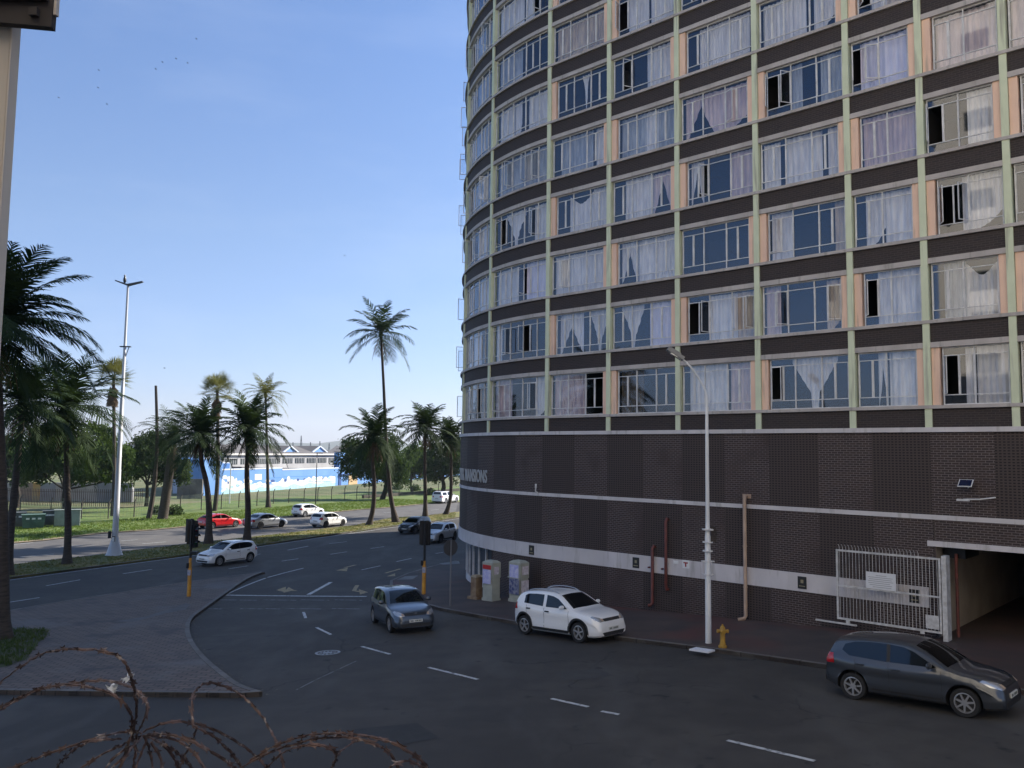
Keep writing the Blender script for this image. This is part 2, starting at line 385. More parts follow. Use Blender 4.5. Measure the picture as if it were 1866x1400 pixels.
# road markings
wm = MB(); ym = MB(); fm = MB(); wf = MB()
def mark(b, pts, w, h=.012, wpx=None): ribbon(b, gp(pts), w, h, step=.8)
for a in [[(417,1037),(452,1031.5)],[(461,1012),(475,1010)],[(524,1003),(561.5,995.7)],[(600,991),(632,987.5)],[(602,1010.5),(632,1006)],[(513,1023),(544,1018.6)],[(659,1039),(693,1031.5)],[(675,1000),(700,996.5)],[(84,1068),(146,1057)],[(224,1046),(277,1038)],[(13,1098.6),(72,1089.5)],[(722,1024),(750,1018)],[(793.6,1009),(807.6,1007)]]:
    mark(wm, a, .11)
for a in [[(553,1116),(557,1127)],[(576.5,1144),(603,1157)],[(659,1178.7),(711,1193)],[(781,1217),(871,1239)],[(1005,1274),(1072,1289)],[(1096,1297),(1128,1303)],[(1325,1350),(1485,1388)]]:
    mark(wm, a, .12)
mark(wm, [(411.5,1085),(668,1087.5)], .24)
mark(wm, [(411.5,1084),(427,1077),(445,1069),(465,1061),(484,1054)], .12); mark(wm, [(487,1053),(520,1044),(553,1035.8)], .12)
mark(wm, [(562,1084.2),(603,1061.5)], .22)
for y, xs in ((1093.6, [(398,470),(480,540),(548,600),(610,660)]), (1109.6, [(377,405),(438,480),(484,510),(520,585),(605,655)])):
    for a, b_ in xs: mark(fm, [(a, y), (b_, y+.8)], .10)
mark(fm, [(540,1258),(577,1239),(650,1205)], .03)
ln = mednear[1:-1]; ribbon(wm, [p - V((.907, -.42))*-.45 for p in ln], .10, .014, step=2)
for a in [[(36,1015.7),(98,1010)],[(107.5,998.4),(151,993.8)],[(219,986.5),(251,984)],[(259,991.6),(302,988)],[(700,935),(720,933.5)],[(785,930),(800,928.5)]]:
    mark(wf, a, .12, .016)
mark(wf, [(11,994),(60,989.5)], .12, .016)
def arrow(P, tail, head):     # yellow lane arrows: stem ribbon + triangular head
    ribbon(ym, gp(tail), .22, .012, step=.6)
    t = [gnd(*q) for q in head]; ym.face([V((p.x, p.y, G(p.x, p.y)+.014)) for p in t])
arrow(0, [(519,1075.5),(540,1077)], [(503,1076),(521,1070),(520,1080)]); arrow(0, [(512,1076),(528,1077)], [(536,1076),(516,1081),(526,1070.5)])
arrow(0, [(648,1030),(628,1035)], [(612,1040),(634,1035),(632,1041.5)])
arrow(0, [(651,1067),(645,1077),(662,1080)], [(671,1080),(654,1074.5),(656,1084)])
arrow(0, [(730,1037),(702,1045)], [(704,1051),(720,1045.5),(720,1050.5)])
tag(wm.build('lane_marking', M_paint), kind='structure'); tag(fm.build('faded_marking', M_paintw), kind='structure')
tag(ym.build('arrow_marking', M_painty), kind='structure'); tag(wf.build('far_lane_marking', M_paint), kind='structure')
# manhole cover
mh = MB(); c = gnd(597, 1190.5)
for k in range(24):
    a, b_ = 2*pi*k/24, 2*pi*(k+1)/24
    for r0, r1, z in ((0, .16, .012), (.19, .30, .012), (.33, .42, .014)):
        if r0 == 0 or k % 2 == 0 or r1 > .4:
            mh.face([V((c.x+cos(t_)*q_, c.y+sin(t_)*q_, G(c.x+cos(t_)*q_, c.y+sin(t_)*q_)+z+.006)) for t_, q_ in ((a,r0),(a,r1),(b_,r1),(b_,r0))][(1 if r0 == 0 else 0):])
o = mh.build('manhole_cover', mat('worn_iron', (.30, .32, .34), .5, (.16, .17, .18), 9)); tag(o, 'round slotted steel manhole cover in the dark road', 'manhole cover')

exec_parts = []
# ------------------------------------------------------------------ the apartment block
S1 = -3.51; RC = 14.5; TH = radians(72); S2 = S1 - RC*TH
C1 = A0 + D*S1; CC = C1 - N*RC; NA = math.atan2(N.y, N.x)
def F(s, t, z):
    if s >= S1: p = A0 + D*s + N*t
    elif s >= S2:
        a = NA - (S1-s)/RC; p = CC + V((cos(a), sin(a)))*(RC+t)
    else:
        a = NA - TH; nn = V((cos(a), sin(a))); uu = V((cos(a-pi/2), sin(a-pi/2))); p = CC + nn*(RC+t) + uu*(S2-s)
    return V((p.x, p.y, z))
def svals(s0, s1, step=.62):
    if s0 >= S1-.01: return [s0, s1]
    n = max(1, int(math.ceil((s1-s0)/step))) if not (s1 <= S2) else 1
    return [s0+(s1-s0)*k/n for k in range(n+1)]
def fbox(b, s0, s1, t0, t1, z0, z1, mi=0, faces='FTBLR'):
    """box in facade coordinates; t1 outer. uv = metres"""
    S = svals(s0, s1)
    for i in range(len(S)-1):
        a, c = S[i], S[i+1]
        if 'F' in faces: b.face([F(a,t1,z0), F(c,t1,z0), F(c,t1,z1), F(a,t1,z1)], [(a,z0),(c,z0),(c,z1),(a,z1)], mi)
        if 'K' in faces: b.face([F(c,t0,z0), F(a,t0,z0), F(a,t0,z1), F(c,t0,z1)], [(c,z0),(a,z0),(a,z1),(c,z1)], mi)
        if 'T' in faces: b.face([F(a,t1,z1), F(c,t1,z1), F(c,t0,z1), F(a,t0,z1)], [(a,t1),(c,t1),(c,t0),(a,t0)], mi)
        if 'B' in faces: b.face([F(a,t0,z0), F(c,t0,z0), F(c,t1,z0), F(a,t1,z0)], [(a,t0),(c,t0),(c,t1),(a,t1)], mi)
    if 'L' in faces: b.face([F(s0,t0,z0), F(s0,t1,z0), F(s0,t1,z1), F(s0,t0,z1)], [(s0+t0,z0),(s0+t1,z0),(s0+t1,z1),(s0+t0,z1)], mi)
    if 'R' in faces: b.face([F(s1,t1,z0), F(s1,t0,z0), F(s1,t0,z1), F(s1,t1,z1)], [(s1+t1,z0),(s1+t0,z0),(s1+t0,z1),(s1+t1,z1)], mi)
def wallpx(px, py, t=0):
    q = ray(px, py); nn = V((N.x, N.y, 0)); k = (N.dot(A0)+t)/(nn.dot(q)); P = q*k
    return (P.xy-A0).dot(D), P.z

bp = F(-3, 0, G(*F(-3,0,0).xy))
B = empty('apartment_block', (bp.x, bp.y, bp.z), 'tall dark brick block of flats with rounded corner and pale green columns', 'building')
cols = [-21.73-3.5*k for k in range(4, 0, -1)] + [-21.73, -17.17, -12.62, -8.06, -3.51, 0, 3.48, 6.97, 10.47, 12.91, 15.4, 18.9, 22.4, 25.9, 29.4]
CI = {round(c, 2): i for i, c in enumerate(cols)}
SL, SR = -72., 44.
ZT = 28.
L0 = .97
NF = 9
sill = lambda k: 1.577 + 2.8*(k-1)          # underside of the sill of floor k
# columns
for ci, c in enumerate(cols):
    b = MB(); w = .108
    fbox(b, c-w, c+w, -.26, .065, L0-.02, sill(1)-.0)
    for k in range(1, NF+1):
        z0, z1 = sill(k)+.11, sill(k+1)
        fbox(b, c-w, c+w, -.26, .065, z0, z1)
    b.build('column', M_green, B)
# sills, lintels, spandrels
SX = [cols[0]-.12, cols[-1]+.12]
LSEG = cols
sb = MB(); lb = MB()
for k in range(1, NF+2):
    b = MB(); fbox(b, SX[0], SX[1], -.26, .10, sill(k), sill(k)+.11); b.build('sill_band', M_band, B)
    zb = L0 if k == 1 else sill(k)-.62
    lb = MB(); sb = MB()
    if k > 1: fbox(lb, SX[0], SX[1], -.26, .045, zb-.18, zb, faces='FTBLR'); lb.build('lintel_band', M_band, B)
    fbox(sb, SX[0], SX[1], -.26, 0, zb, sill(k), faces='FLR'); sb.build('spandrel_wall', M_spand, B)
b = MB(); fbox(b, SX[0]-3, SX[1]+3, -.3, .09, L0-.155, L0); b.build('lower_band', M_bandw, B)
# interior: floors, cross walls, back wall
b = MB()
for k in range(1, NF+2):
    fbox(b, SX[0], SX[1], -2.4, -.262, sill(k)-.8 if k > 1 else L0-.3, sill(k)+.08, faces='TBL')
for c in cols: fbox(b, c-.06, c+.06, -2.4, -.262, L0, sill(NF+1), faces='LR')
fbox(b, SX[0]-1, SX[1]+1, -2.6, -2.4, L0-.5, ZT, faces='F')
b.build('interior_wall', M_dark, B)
# lower wall: checkerboard of solid and perforated brick
PW = 1.856; P0 = -.07
ENT0, ENT1 = 13.0, 19.2; ZL0 = -2.69; ZL1 = -2.86
STR0, STR1 = -4.83, -4.19
def gz(s): p = F(s, 0, 0); return G(p.x, p.y)
XE = SX[1]+3
for nm, a, c, z0, z1 in (('u', SX[0]-3, XE, -1.855, L0-.155), ('m', SX[0]-3, ENT0, STR1, -2.005), ('m', ENT0, ENT1, ZL0, -2.005), ('m', ENT1, XE, STR1, -2.005), ('l', -7.6, ENT0, -7.8, STR0), ('l', 12.76, ENT0, STR0, STR1), ('l', ENT1, XE, -7.8, STR1)):
    b = MB(); fbox(b, a, c, -.3, 0, z0, z1, faces='F'); b.build('brick_wall', M_brick, B)
j = -14
while P0+PW*j < 30:
    a, c = P0+PW*j, P0+PW*(j+1); even = j % 2 == 0
    for row, (z0, z1) in enumerate(((-1.855, L0-.155), (STR1, -2.005), (None, STR0))):
        if even != (row == 0): continue
        aa, cc = a, c
        if z0 is None:
            if cc < -7.5: continue
            aa = max(aa, -7.6); z0 = min(gz(aa), gz(cc))-.3
        if row and cc > ENT0 and aa < ENT1:
            if aa < ENT0: cc = ENT0
            elif cc > ENT1: aa = ENT1
            else: continue
        q = MB(); fbox(q, aa, cc, 0, .008, z0+.002, z1-.002, faces='FLR'); q.build('perforated_panel', M_perf, B)
    j += 1
b = MB(); fbox(b, SX[0]-3, SX[1]+3, -.3, .04, -2.005, -1.855); b.build('middle_band', M_bandw, B)
b = MB(); fbox(b, SX[0]-3, 12.76, -.3, .05, STR0, STR1); b.build('painted_strip', M_bandw, B)
# ground floor left of the brick: recessed shop front under the strip
b = MB(); fbox(b, -34, -7.6, -1.0, -.5, -7.9, STR0, faces='FR'); fbox(b, -7.6, -7.55, -.5, 0, -7.4, STR0, faces='L'); b.build('recessed_wall', mat('shopfront_wall', (.07, .075, .085), .6, (.05, .055, .065), 2), B)
b = MB(); fbox(b, -34, -7.6, -.5, -.42, -7.6, -6.75, faces='FTR'); b.build('plinth', M_bandw, B)
b = MB()
for s in (-8.0, -9.1, -10.2, -11.3, -12.4, -13.5, -14.6): fbox(b, s-.04, s+.04, -.5, -.40, -6.75, STR0)
b.build('shopfront_frame', M_wframe, B)
b = MB(); fbox(b, -34, -7.7, -.5, -.45, -6.75, STR0, faces='F'); b.build('shopfront_glass', M_glass, B)
b = MB(); fbox(b, -34, -7.6, -1.0, 0, STR0, STR0+.01, faces='B'); b.build('soffit', M_band, B)
# entrance: lintel, tunnel
b = MB(); fbox(b, 12.76, ENT1+.3, -.3, .06, ZL1, ZL0); b.build('entrance_lintel', M_bandw, B)
b = MB()
def tq(p0, p1, mi=0): b.face(p0+p1, mi=mi)
zg = lambda s: gz(s)+.05
for t0, t1 in ((0, -5), (-5, -10), (-10, -16)):
    b.face([F(ENT0,t0,-7), F(ENT0,t1,-7), F(ENT0,t1,ZL1), F(ENT0,t0,ZL1)])
    b.face([F(ENT1,t1,-7), F(ENT1,t0,-7), F(ENT1,t0,ZL1), F(ENT1,t1,ZL1)])
b.build('entrance_wall', M_beige, B)
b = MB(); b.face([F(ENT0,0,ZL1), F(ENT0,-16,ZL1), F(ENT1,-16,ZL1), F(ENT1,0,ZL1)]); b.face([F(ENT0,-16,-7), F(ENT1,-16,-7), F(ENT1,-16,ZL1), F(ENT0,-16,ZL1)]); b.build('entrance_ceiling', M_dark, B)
b = MB(); b.tube([F(13.45, -.5, -5.8), F(13.45, -.5, -3.1)], .05); b.build('downpipe', M_redpipe, B)
b = MB(); fbox(b, ENT0+.05, ENT0+.7, -2.2, -.6, -3.25, -2.9); b.build('gate_motor_box', M_black, B)
# mass of the block behind (roof, far sides)
b = MB()
S = svals(SL, S2, 10)+svals(S2, S1)[1:]+[SR]
for zz in (0,):
    for i in range(len(S)-1):
        a, c = S[i], S[i+1]
        b.face([F(a,-2.6,-8), F(c,-2.6,-8), F(c,-2.6,L0-.3), F(a,-2.6,L0-.3)] if not (a < ENT1 and c > ENT0) else [F(a,-2.6,ZL0+.1), F(c,-2.6,ZL0+.1), F(c,-2.6,L0-.3), F(a,-2.6,L0-.3)])
        b.face([F(c,-11,-8), F(a,-11,-8), F(a,-11,ZT+1), F(c,-11,ZT+1)])
        b.face([F(a,-.2,ZT+1), F(c,-.2,ZT+1), F(c,-11,ZT+1), F(a,-11,ZT+1)])
        b.face([F(a,-.2,sill(NF+1)+.1), F(c,-.2,sill(NF+1)+.1), F(c,-.2,ZT+1), F(a,-.2,ZT+1)])
for s in (SL, SR): b.face([F(s,-.2,-8), F(s,-11,-8), F(s,-11,ZT+1), F(s,-.2,ZT+1)])
# blank lengths of facade past the modelled bays
for a, c in ((SL, cols[0]-.12), (cols[-1]+.12, SR)): b.face([F(a,-.2,-8), F(c,-.2,-8), F(c,-.2,ZT+1), F(a,-.2,ZT+1)])
b.build('rear_mass', M_brick, B)

# windows ---------------------------------------------------------------
def leaf(cas, s_h, sgn, w, z0, z1, ang, tt):
    """one casement leaf hinged at s_h opening outward"""
    P = F(s_h, tt, 0); e = (F(s_h+.01, tt, 0)-F(s_h-.01, tt, 0)).normalized()*sgn; o = (F(s_h, tt+.1, 0)-P).normalized()
    d = e*cos(ang) + o*sin(ang); nrm = V((0,0,1)).cross(d)
    def bx(u0, u1, za, zb, th, mi):
        pts = []
        for z in (za, zb):
            for u, q in ((u0,-th),(u1,-th),(u1,th),(u0,th)):
                p = P + d*u + nrm*q; pts.append((p.x, p.y, z))
        cas.hexa(pts, mi)
    r = .028
    bx(0, r, z0, z1, .014, 0); bx(w-r, w, z0, z1, .014, 0); bx(r, w-r, z0, z0+r, .014, 0); bx(r, w-r, z1-r, z1, .014, 0)
    bx(r, w-r, z0+r, z1-r, .002, 1)
def curtain(b, s0, s1, z0, z1, kind, rr):
    """sheet with folds; kind shapes the outline"""
    H = z1-z0; n = max(8, int((s1-s0)/.045)); ph = rr.random()*6; fq = rr.uniform(26, 46)
    zb0 = z0 + rr.choice((-.02, -.02, .05)); top = z1+.03 - rr.choice((0, 0, .08))
    prev = None
    for i in range(n+1):
        u = i/n; s = s0+(s1-s0)*u; a, c = zb0, top
        if kind == 'V': 
            x = abs(u-.5)*2; a = zb0 + H*.15 + H*.85*min(1, (x*.9)**.9) if x > .16 else zb0
            a = min(a, top-.12)
        elif kind == 'A': a = zb0 + H*(.75*(1-abs(u-.5)*2)**1.3)
        elif kind == 'S': c = top - H*.22*sin(pi*u)**1.5 - .05
        elif kind == 'L': a = zb0 + H*.35*u**2
        t = -.33 + .028*sin(s*fq+ph) + .02*sin(s*11+ph)
        cur = (s, t, a, c)
        if prev:
            for q in range(4):
                za0 = prev[2]+(prev[3]-prev[2])*q/4; za1 = prev[2]+(prev[3]-prev[2])*(q+1)/4
                zb_ = a+(c-a)*q/4; zb1 = a+(c-a)*(q+1)/4
                b.face([F(prev[0], prev[1], za0), F(s, t, zb_), F(s, t, zb1), F(prev[0], prev[1], za1)])
        prev = cur
# per bay (index of its left column) and floor: curtain code list [(from, to, colour, shape)], open leaves
def C_(*a): return a
W = {
 'b': {1: ([(.0,.35,'p','F'),(.8,1,'w','L')], [(1,0,80),(3,1,25)]), 2: ([(0,.12,'w','F')], [(1,1,70),(3,0,75)]), 3: ([(0,.45,'w','F'),(.62,1,'l','F')], [(3,0,80)]), 4: ([(.2,.6,'w','V'),(.75,.95,'w','F')], [(1,0,75),(3,1,60)]), 5: ([(0,1,'b','F')], [(1,1,80),(3,1,80),(3,0,70)]), 6: ([(0,.35,'w','F'),(.35,.5,'w','L'),(.62,1,'w','F')], []), 7: ([(0,.5,'b','F')], []), 8: ([(0,.5,'w','F'),(.55,.7,'w','F')], [(3,1,80)])},
 'a': {1: ([(.1,.4,'w','F')], [(3,0,80)]), 2: ([(.3,.6,'w','F')], [(2,0,80),(2,1,70)]), 3: ([(.5,1,'w','F')], [(2,0,85)]), 4: ([(.4,.8,'w','F')], [(1,0,85),(3,0,80)]), 5: ([(0,1,'b','F')], [(1,0,85),(3,1,70)]), 6: ([(0,1,'b','F')], []), 7: ([(.3,.8,'b','F')], []), 8: ([(.2,.9,'b','F')], [(1,0,85),(3,1,80)])},
 'z': {1: ([], [(1,1,60)]), 2: ([], [(1,0,80),(3,0,85)]), 3: ([], [(3,0,60)]), 4: ([], []), 5: ([], [(1,0,85),(3,0,85)]), 6: ([], [(3,0,85),(3,1,85)]), 7: ([], [(3,1,85),(1,0,80)]), 8: ([], [(1,0,60)])},
 'c': {1: ([(0,.62,'p','F')], []), 2: ([(0,.5,'w','A'),(.62,1,'w','V')], []), 3: ([(0,1,'w','F')], [(0,1,30)]), 4: ([(.2,.68,'w','S'),(.68,1,'w','F')], []), 5: ([(.1,.75,'b','F'),(.8,1,'w','F')], []), 6: ([(.45,.58,'w','V')], []), 7: ([(0,1,'c','F')], []), 8: ([(.1,.7,'b','F')], [])},
 'd': {1: ([(.0,.4,'d','F')], []), 2: ([(.1,.5,'w','V'),(.6,1,'l','F')], []), 3: ([(0,.3,'w','A'),(.3,1,'w','F')], []), 4: ([(.15,.65,'w','F'),(.65,1,'p','A')], []), 5: ([(0,.5,'b','F'),(.45,.68,'w','F'),(.68,1,'b','F')], []), 6: ([(.55,1,'w','F')], [(0,1,65)]), 7: ([(.12,.5,'w','F'),(.55,1,'w','F')], [(0,0,80)]), 8: ([(0,1,'w','F')], [])},  # the brown sheet on the lowest floor stands for a reflected roof
 'e': {1: ([(.05,.62,'w','F'),(.68,1,'p','F')], []), 2: ([(.3,.72,'w','F'),(.72,1,'c','F')], [(0,0,60),(0,1,75),(2,0,50),(2,1,70)]), 3: ([], []), 4: ([(.0,.2,'w','A'),(.62,1,'p','F')], [(0,1,60)]), 5: ([(0,.5,'p','A'),(.5,1,'p','L')], [(2,0,25)]), 6: ([(.15,.95,'w','F')], []), 7: ([(.5,1,'l','F')], [(0,1,50)]), 8: ([], [])},
 'f': {1: ([(.25,.85,'w','V')], [(0,0,12)]), 2: ([(0,.2,'p','F'),(.8,1,'c','L')], [(0,1,55),(2,1,35)]), 3: ([(0,.3,'w','F'),(.85,1,'c','F')], [(0,0,25)]), 4: ([(0,.22,'w','F'),(.3,.78,'w','F'),(.85,1,'w','F')], []), 5: ([(.3,.45,'b','F'),(.7,1,'b','F')], [(0,0,75),(0,1,60)]), 6: ([(0,.6,'w','F'),(.7,1,'w','L')], []), 7: ([(0,1,'w','F')], [])},
 'g': {1: ([(.3,.48,'w','A'),(.5,1,'w','F')], []), 2: ([(.2,1,'w','F')], [(0,0,60)]), 3: ([(.15,.5,'w','L'),(.5,1,'w','F')], []), 4: ([(0,1,'p','F')], []), 5: ([(.1,1,'l','F')], [(0,0,70),(0,1,35)]), 6: ([(.2,.5,'w','F'),(.5,.8,'c','F')], [(0,0,50)]), 7: ([(0,1,'w','F')], [])},
 'h': {1: ([(.32,.48,'w','F'),(.5,1,'w','F')], [(0,0,65)]), 2: ([(.15,.5,'b','F'),(.5,1,'w','S')], []), 3: ([(.36,1,'w','L')], [(0,0,60),(0,1,60)]), 4: ([(.6,1,'w','F')], [(0,0,80)]), 5: ([(0,1,'p','F')], []), 6: ([(0,.6,'c','F')], []), 7: ([(0,1,'w','F')], [])},
 'i': {1: ([(0,1,'c','F')], []), 2: ([(.2,1,'c','F')], []), 3: ([(.2,1,'w','F')], []), 4: ([(.1,.5,'p','F')], []), 5: ([(0,1,'p','F')], []), 6: ([(0,.5,'c','F')], [(0,0,40)])},
}
BAY = {'a': 7-1, 'b': 7, 'c': 8, 'd': 9, 'e': 10, 'f': 11, 'g': 12, 'h': 13, 'i': 14, 'z': 5, 'y': 4, 'j': 15, 'k': 16}
# column list index check: cols[8] = -3.51
BAY = {n: cols.index(c) for n, c in dict(y=-21.73, z=-17.17, a=-12.62, b=-8.06, c=-3.51, d=0, e=3.48, f=6.97, g=10.47, h=12.91, i=15.4, j=18.9, k=22.4).items()}
peachL = {'c': 0, 'd': 1, 'e': 0, 'f': 1, 'g': 0, 'h': 1, 'i': 0, 'j': 1, 'k': 0}   # parity of floors with the peach jamb on the left
TG = -.12
nwin = 0
for bay in 'yzabcdefghijk':
    i = BAY[bay]; a0, a1 = cols[i]+.12, cols[i+1]-.12
    for k in range(1, NF+1):
        pj = MB()
        z0, z1 = sill(k)+.11, sill(k+1)-.80
        a, c = a0+.05, a1-.03
        if bay in peachL:
            if (k % 2) == peachL[bay]: fbox(pj, a0, a0+.25, -.26, -.02, z0, z1, faces='FR'); a = a0+.31
            else: fbox(pj, a1-.21, a1, -.26, -.02, z0, z1, faces='FL'); c = a1-.23
        if pj.v: pj.build('jamb_panel', M_peach, B)
        if not (k <= 9 and bay not in 'yjk' or (k <= 4 and bay == 'j')):
            # floors above the photograph: one shut window each, no curtains
            pass
        if nwin >= 98 or (bay == 'i' and k > 7) or bay in 'jk' or (bay == 'y' and k > 8) or k > 9:
            continue
        nwin += 1
        cur, opn = W.get(bay, {}).get(k, ([], []))
        rr = random.Random(ord(bay)*31+k)
        if bay == 'y' : cur = []
        wide = bay in 'yzab'; narrow = bay in 'gh'
        if wide: secs = [(.15, 0), (.232, 1), (.236, 0), (.232, 1), (.15, 0)]
        elif narrow: secs = [(.49, 1), (.51, 0)]
        else: secs = [(.333, 1), (.334, 0), (.333, 1)]
        fr = MB(); pn = MB(); cas_list = []; Wd = c-a
        zl, zh = z0+.33, z1-.28; r = .018
        def bar(s0, s1, za, zb, t=.03): fbox(fr, s0, s1, TG-.015, TG+t, za, zb)
        bar(a, c, z0, z0+.04); bar(a, c, z1-.04, z1); bar(a, a+.035, z0+.04, z1-.04); bar(c-.035, c, z0+.04, z1-.04)
        x = a; edges = []
        for f_, cas in secs: edges.append((x, x+Wd*f_, cas)); x += Wd*f_
        for q, (p0, p1, cas) in enumerate(edges):
            if q: bar(p0-r, p0+r, z0+.04, z1-.04, .035)
        for q, (p0, p1, cas) in enumerate(edges):
            l = p0+(r if q else .035); h = p1-(r if q < len(edges)-1 else .035)
            bar(l, h, zl-.014, zl+.014); bar(l, h, zh-.014, zh+.014)
            fbox(pn, l, h, TG-.002, TG, z0+.04, zl, faces='F'); fbox(pn, l, h, TG-.002, TG, zh, z1-.04, faces='F')
            if not cas: fbox(pn, l, h, TG-.002, TG, zl, zh, faces='F')
            else:
                mid = (l+h)/2
                bar(mid-.022, mid+.022, zl+.014, zh-.014, .035)
                for sd in (0, 1):
                    op = [o for o in opn if o[0] == q and o[1] == sd]
                    if op:
                        cs = MB(); cas_list.append(cs)
                        if sd == 0: leaf(cs, l+.005, 1, mid-l-.03, zl+.02, zh-.02, radians(op[0][2]), TG+.03)
                        else: leaf(cs, h-.005, -1, h-mid-.03, zl+.02, zh-.02, radians(op[0][2]), TG+.03)
                    else:
                        u0, u1 = (l, mid-.022) if sd == 0 else (mid+.022, h)
                        fbox(pn, u0, u1, TG-.002, TG, zl+.014, zh-.014, faces='F')
                        for w0, w1 in ((u0, u0+.018), (u1-.018, u1)): bar(w0, w1, zl+.014, zh-.014, .02)
        # brown reveal around the frame
        fo = fr.build('window', M_wframe, B)
        pn.build('pane', M_glass, fo)
        for cs in cas_list: cs.build('casement', [M_wframe, M_oglass], fo)
        for (u0, u1, cc_, sh) in cur:
            cb = MB(); curtain(cb, a+.04+(c-a-.08)*u0, a+.04+(c-a-.08)*u1, z0, z1, sh, rr)
            cb.build('curtain', CLOTH[cc_], fo, smooth=True)
        if bay in 'yza' and k % 2 == 0 and not cur:
            cb = MB(); curtain(cb, a+.2, c-.4, z0, z1, 'F', rr); cb.build('curtain', CLOTH['b'], fo, smooth=True)
# the block's name in raised letters round the corner
txt = 'PARK MANSIONS'
cu = bpy.data.curves.new('t', 'FONT'); letters = []
def glyph(ch, size, ex, off=0):
    cu = bpy.data.curves.new('t', 'FONT'); cu.body = ch; cu.size = size; cu.extrude = ex; cu.offset = off; cu.resolution_u = 3
    o = bpy.data.objects.new('t', cu); col.objects.link(o); bpy.context.view_layer.update()
    me = bpy.data.meshes.new_from_object(o.evaluated_get(bpy.context.evaluated_depsgraph_get()))
    col.objects.unlink(o); bpy.data.objects.remove(o); return me
sx = -8.10; hgt = .66
widths = {}
seq = list(reversed(txt)); x = sx
for ch in seq:
    if ch == ' ': x -= .20; continue
    me = glyph(ch, .92, .02, .008); xs = [v.co.x for v in me.vertices]; ys = [v.co.y for v in me.vertices]
    w = (max(xs)-min(xs))*.68; b = MB()
    for p in me.polygons:
        b.face([F(x-w+(me.vertices[i].co.x-min(xs))*.68, .05+me.vertices[i].co.z, -1.56+(me.vertices[i].co.y)) for i in p.vertices])
    b.build('letter', mat('sign_letter', (.42, .44, .46), .6) if 'sign_letter' not in bpy.data.materials else bpy.data.materials['sign_letter'], B)
    x -= w + .085
def walltext(b, text, s, z, size, t, bold=0, mi=0):
    me = glyph(text, size, .002, bold)
    for p in me.polygons: b.face([F(s+me.vertices[i].co.x, t+me.vertices[i].co.z, z+me.vertices[i].co.y) for i in p.vertices], mi=mi)
# plaques on the painted strip
M_plq = mat('black_plaque', (.02, .02, .02), .4); M_gold = mat('pale_figure', (.30, .26, .16), .6)
for s in (-4.37, 1.45, 8.56, 12.33):
    b = MB(); fbox(b, s-.16, s+.16, .05, .07, -4.73, -4.30, 0); fbox(b, s-.05, s+.05, .07, .075, -4.53, -4.41, 1); fbox(b, s-.11, s+.11, .07, .074, -4.65, -4.62, 1)
    b.build('plaque', [M_plq, M_gold], B)
b = MB(); fbox(b, 3.66, 3.98, .05, .065, -4.50, -4.18, 0); fbox(b, 3.72, 3.92, .065, .07, -4.31, -4.26, 1); fbox(b, 3.79, 3.85, .065, .07, -4.44, -4.31, 1)
b.build('letter_sign', [M_white, mat('red_letter', (.30, .02, .02), .6)], B, label='small white wall sign with red letter')
b = MB(); fbox(b, 3.25, 3.48, .05, .06, -4.37, -4.24, 0); b.build('paper_notice', M_white, B)
# wall pipes
b = MB(); b.tube([F(2.97,-.05,-2.66), F(2.97,.08,-2.62), F(2.97,.17,-2.72), F(2.97,.17,-5.28), F(2.97,.12,-5.42), F(2.97,-.05,-5.42)], .065, 10); b.box(F(2.80,.17,-4.62), (.12,.06,.06), rz=.8); b.build('vent_pipe', M_redpipe, B, smooth=True)
b = MB(); b.tube([F(2.33,-.05,-3.80), F(2.33,.08,-3.76), F(2.33,.17,-3.86), F(2.33,.17,-6.02), F(2.28,.22,-6.12), F(2.2,.3,-6.12)], .065, 10); b.box(F(2.17,.17,-4.62), (.12,.06,.06), rz=.8); b.build('vent_pipe', M_redpipe, B, smooth=True)
b = MB(); b.tube([F(6.44,-.05,-1.55), F(6.44,.16,-1.55), F(6.44,.2,-1.68), F(6.44,.2,-5.95), F(6.40,.24,-6.06), F(6.22,.38,-6.10)], .07, 10)
for z in (-1.9, -3.4, -4.9): b.lathe([(.085,-.03),(.085,.03)], F(6.44,.2,z), n=10)
b.box(F(6.44,.0,-1.55), (.34,.05,.16), rz=math.atan2(D.y, D.x)); b.build('drainpipe', M_beigepipe, B, smooth=True)
# gas-style solar floodlight
sl = F(14.0, .3, -.8)
t = empty('solar_floodlight', tuple(sl), 'small tilted solar panel with floodlight arm fixed high on the dark brick wall', 'solar light')
rot = Matrix.Rotation(math.atan2(D.y, D.x), 3, 'Z') @ Matrix.Rotation(radians(38), 3, 'X')
b = MB(); b.box(sl, (.40, .34, .025), rot=rot); b.build('panel_frame', M_white, t)
b = MB(); b.box(sl+rot @ V((0,0,.016)), (.35, .29, .012), rot=rot); b.build('solar_cell', mat('solar_cell', (.012, .018, .05), .2), t)
b = MB(); b.tube([F(14.0,0,-.95), F(14.0,.27,-.82)], .02); b.tube([F(14.75,0,-1.22), F(14.4,.35,-1.28), F(13.95,.42,-1.30)], .022); b.build('bracket', M_wframe, t)
b = MB(); b.box(F(13.95,.42,-1.32), (.34,.16,.06), rz=math.atan2(D.y, D.x)); b.build('lamp_head', M_wframe, t)
# ledge lamp on the middle band
t = F(-4.05, .12, -1.72); b = MB(); b.tube([F(-4.05,.02,-1.86), F(-4.05,.16,-1.80), F(-4.0,.2,-1.58)], .03); b.box(F(-4.0,.2,-1.55), (.08,.08,.2)); b.build('ledge_lamp', M_wframe, B)

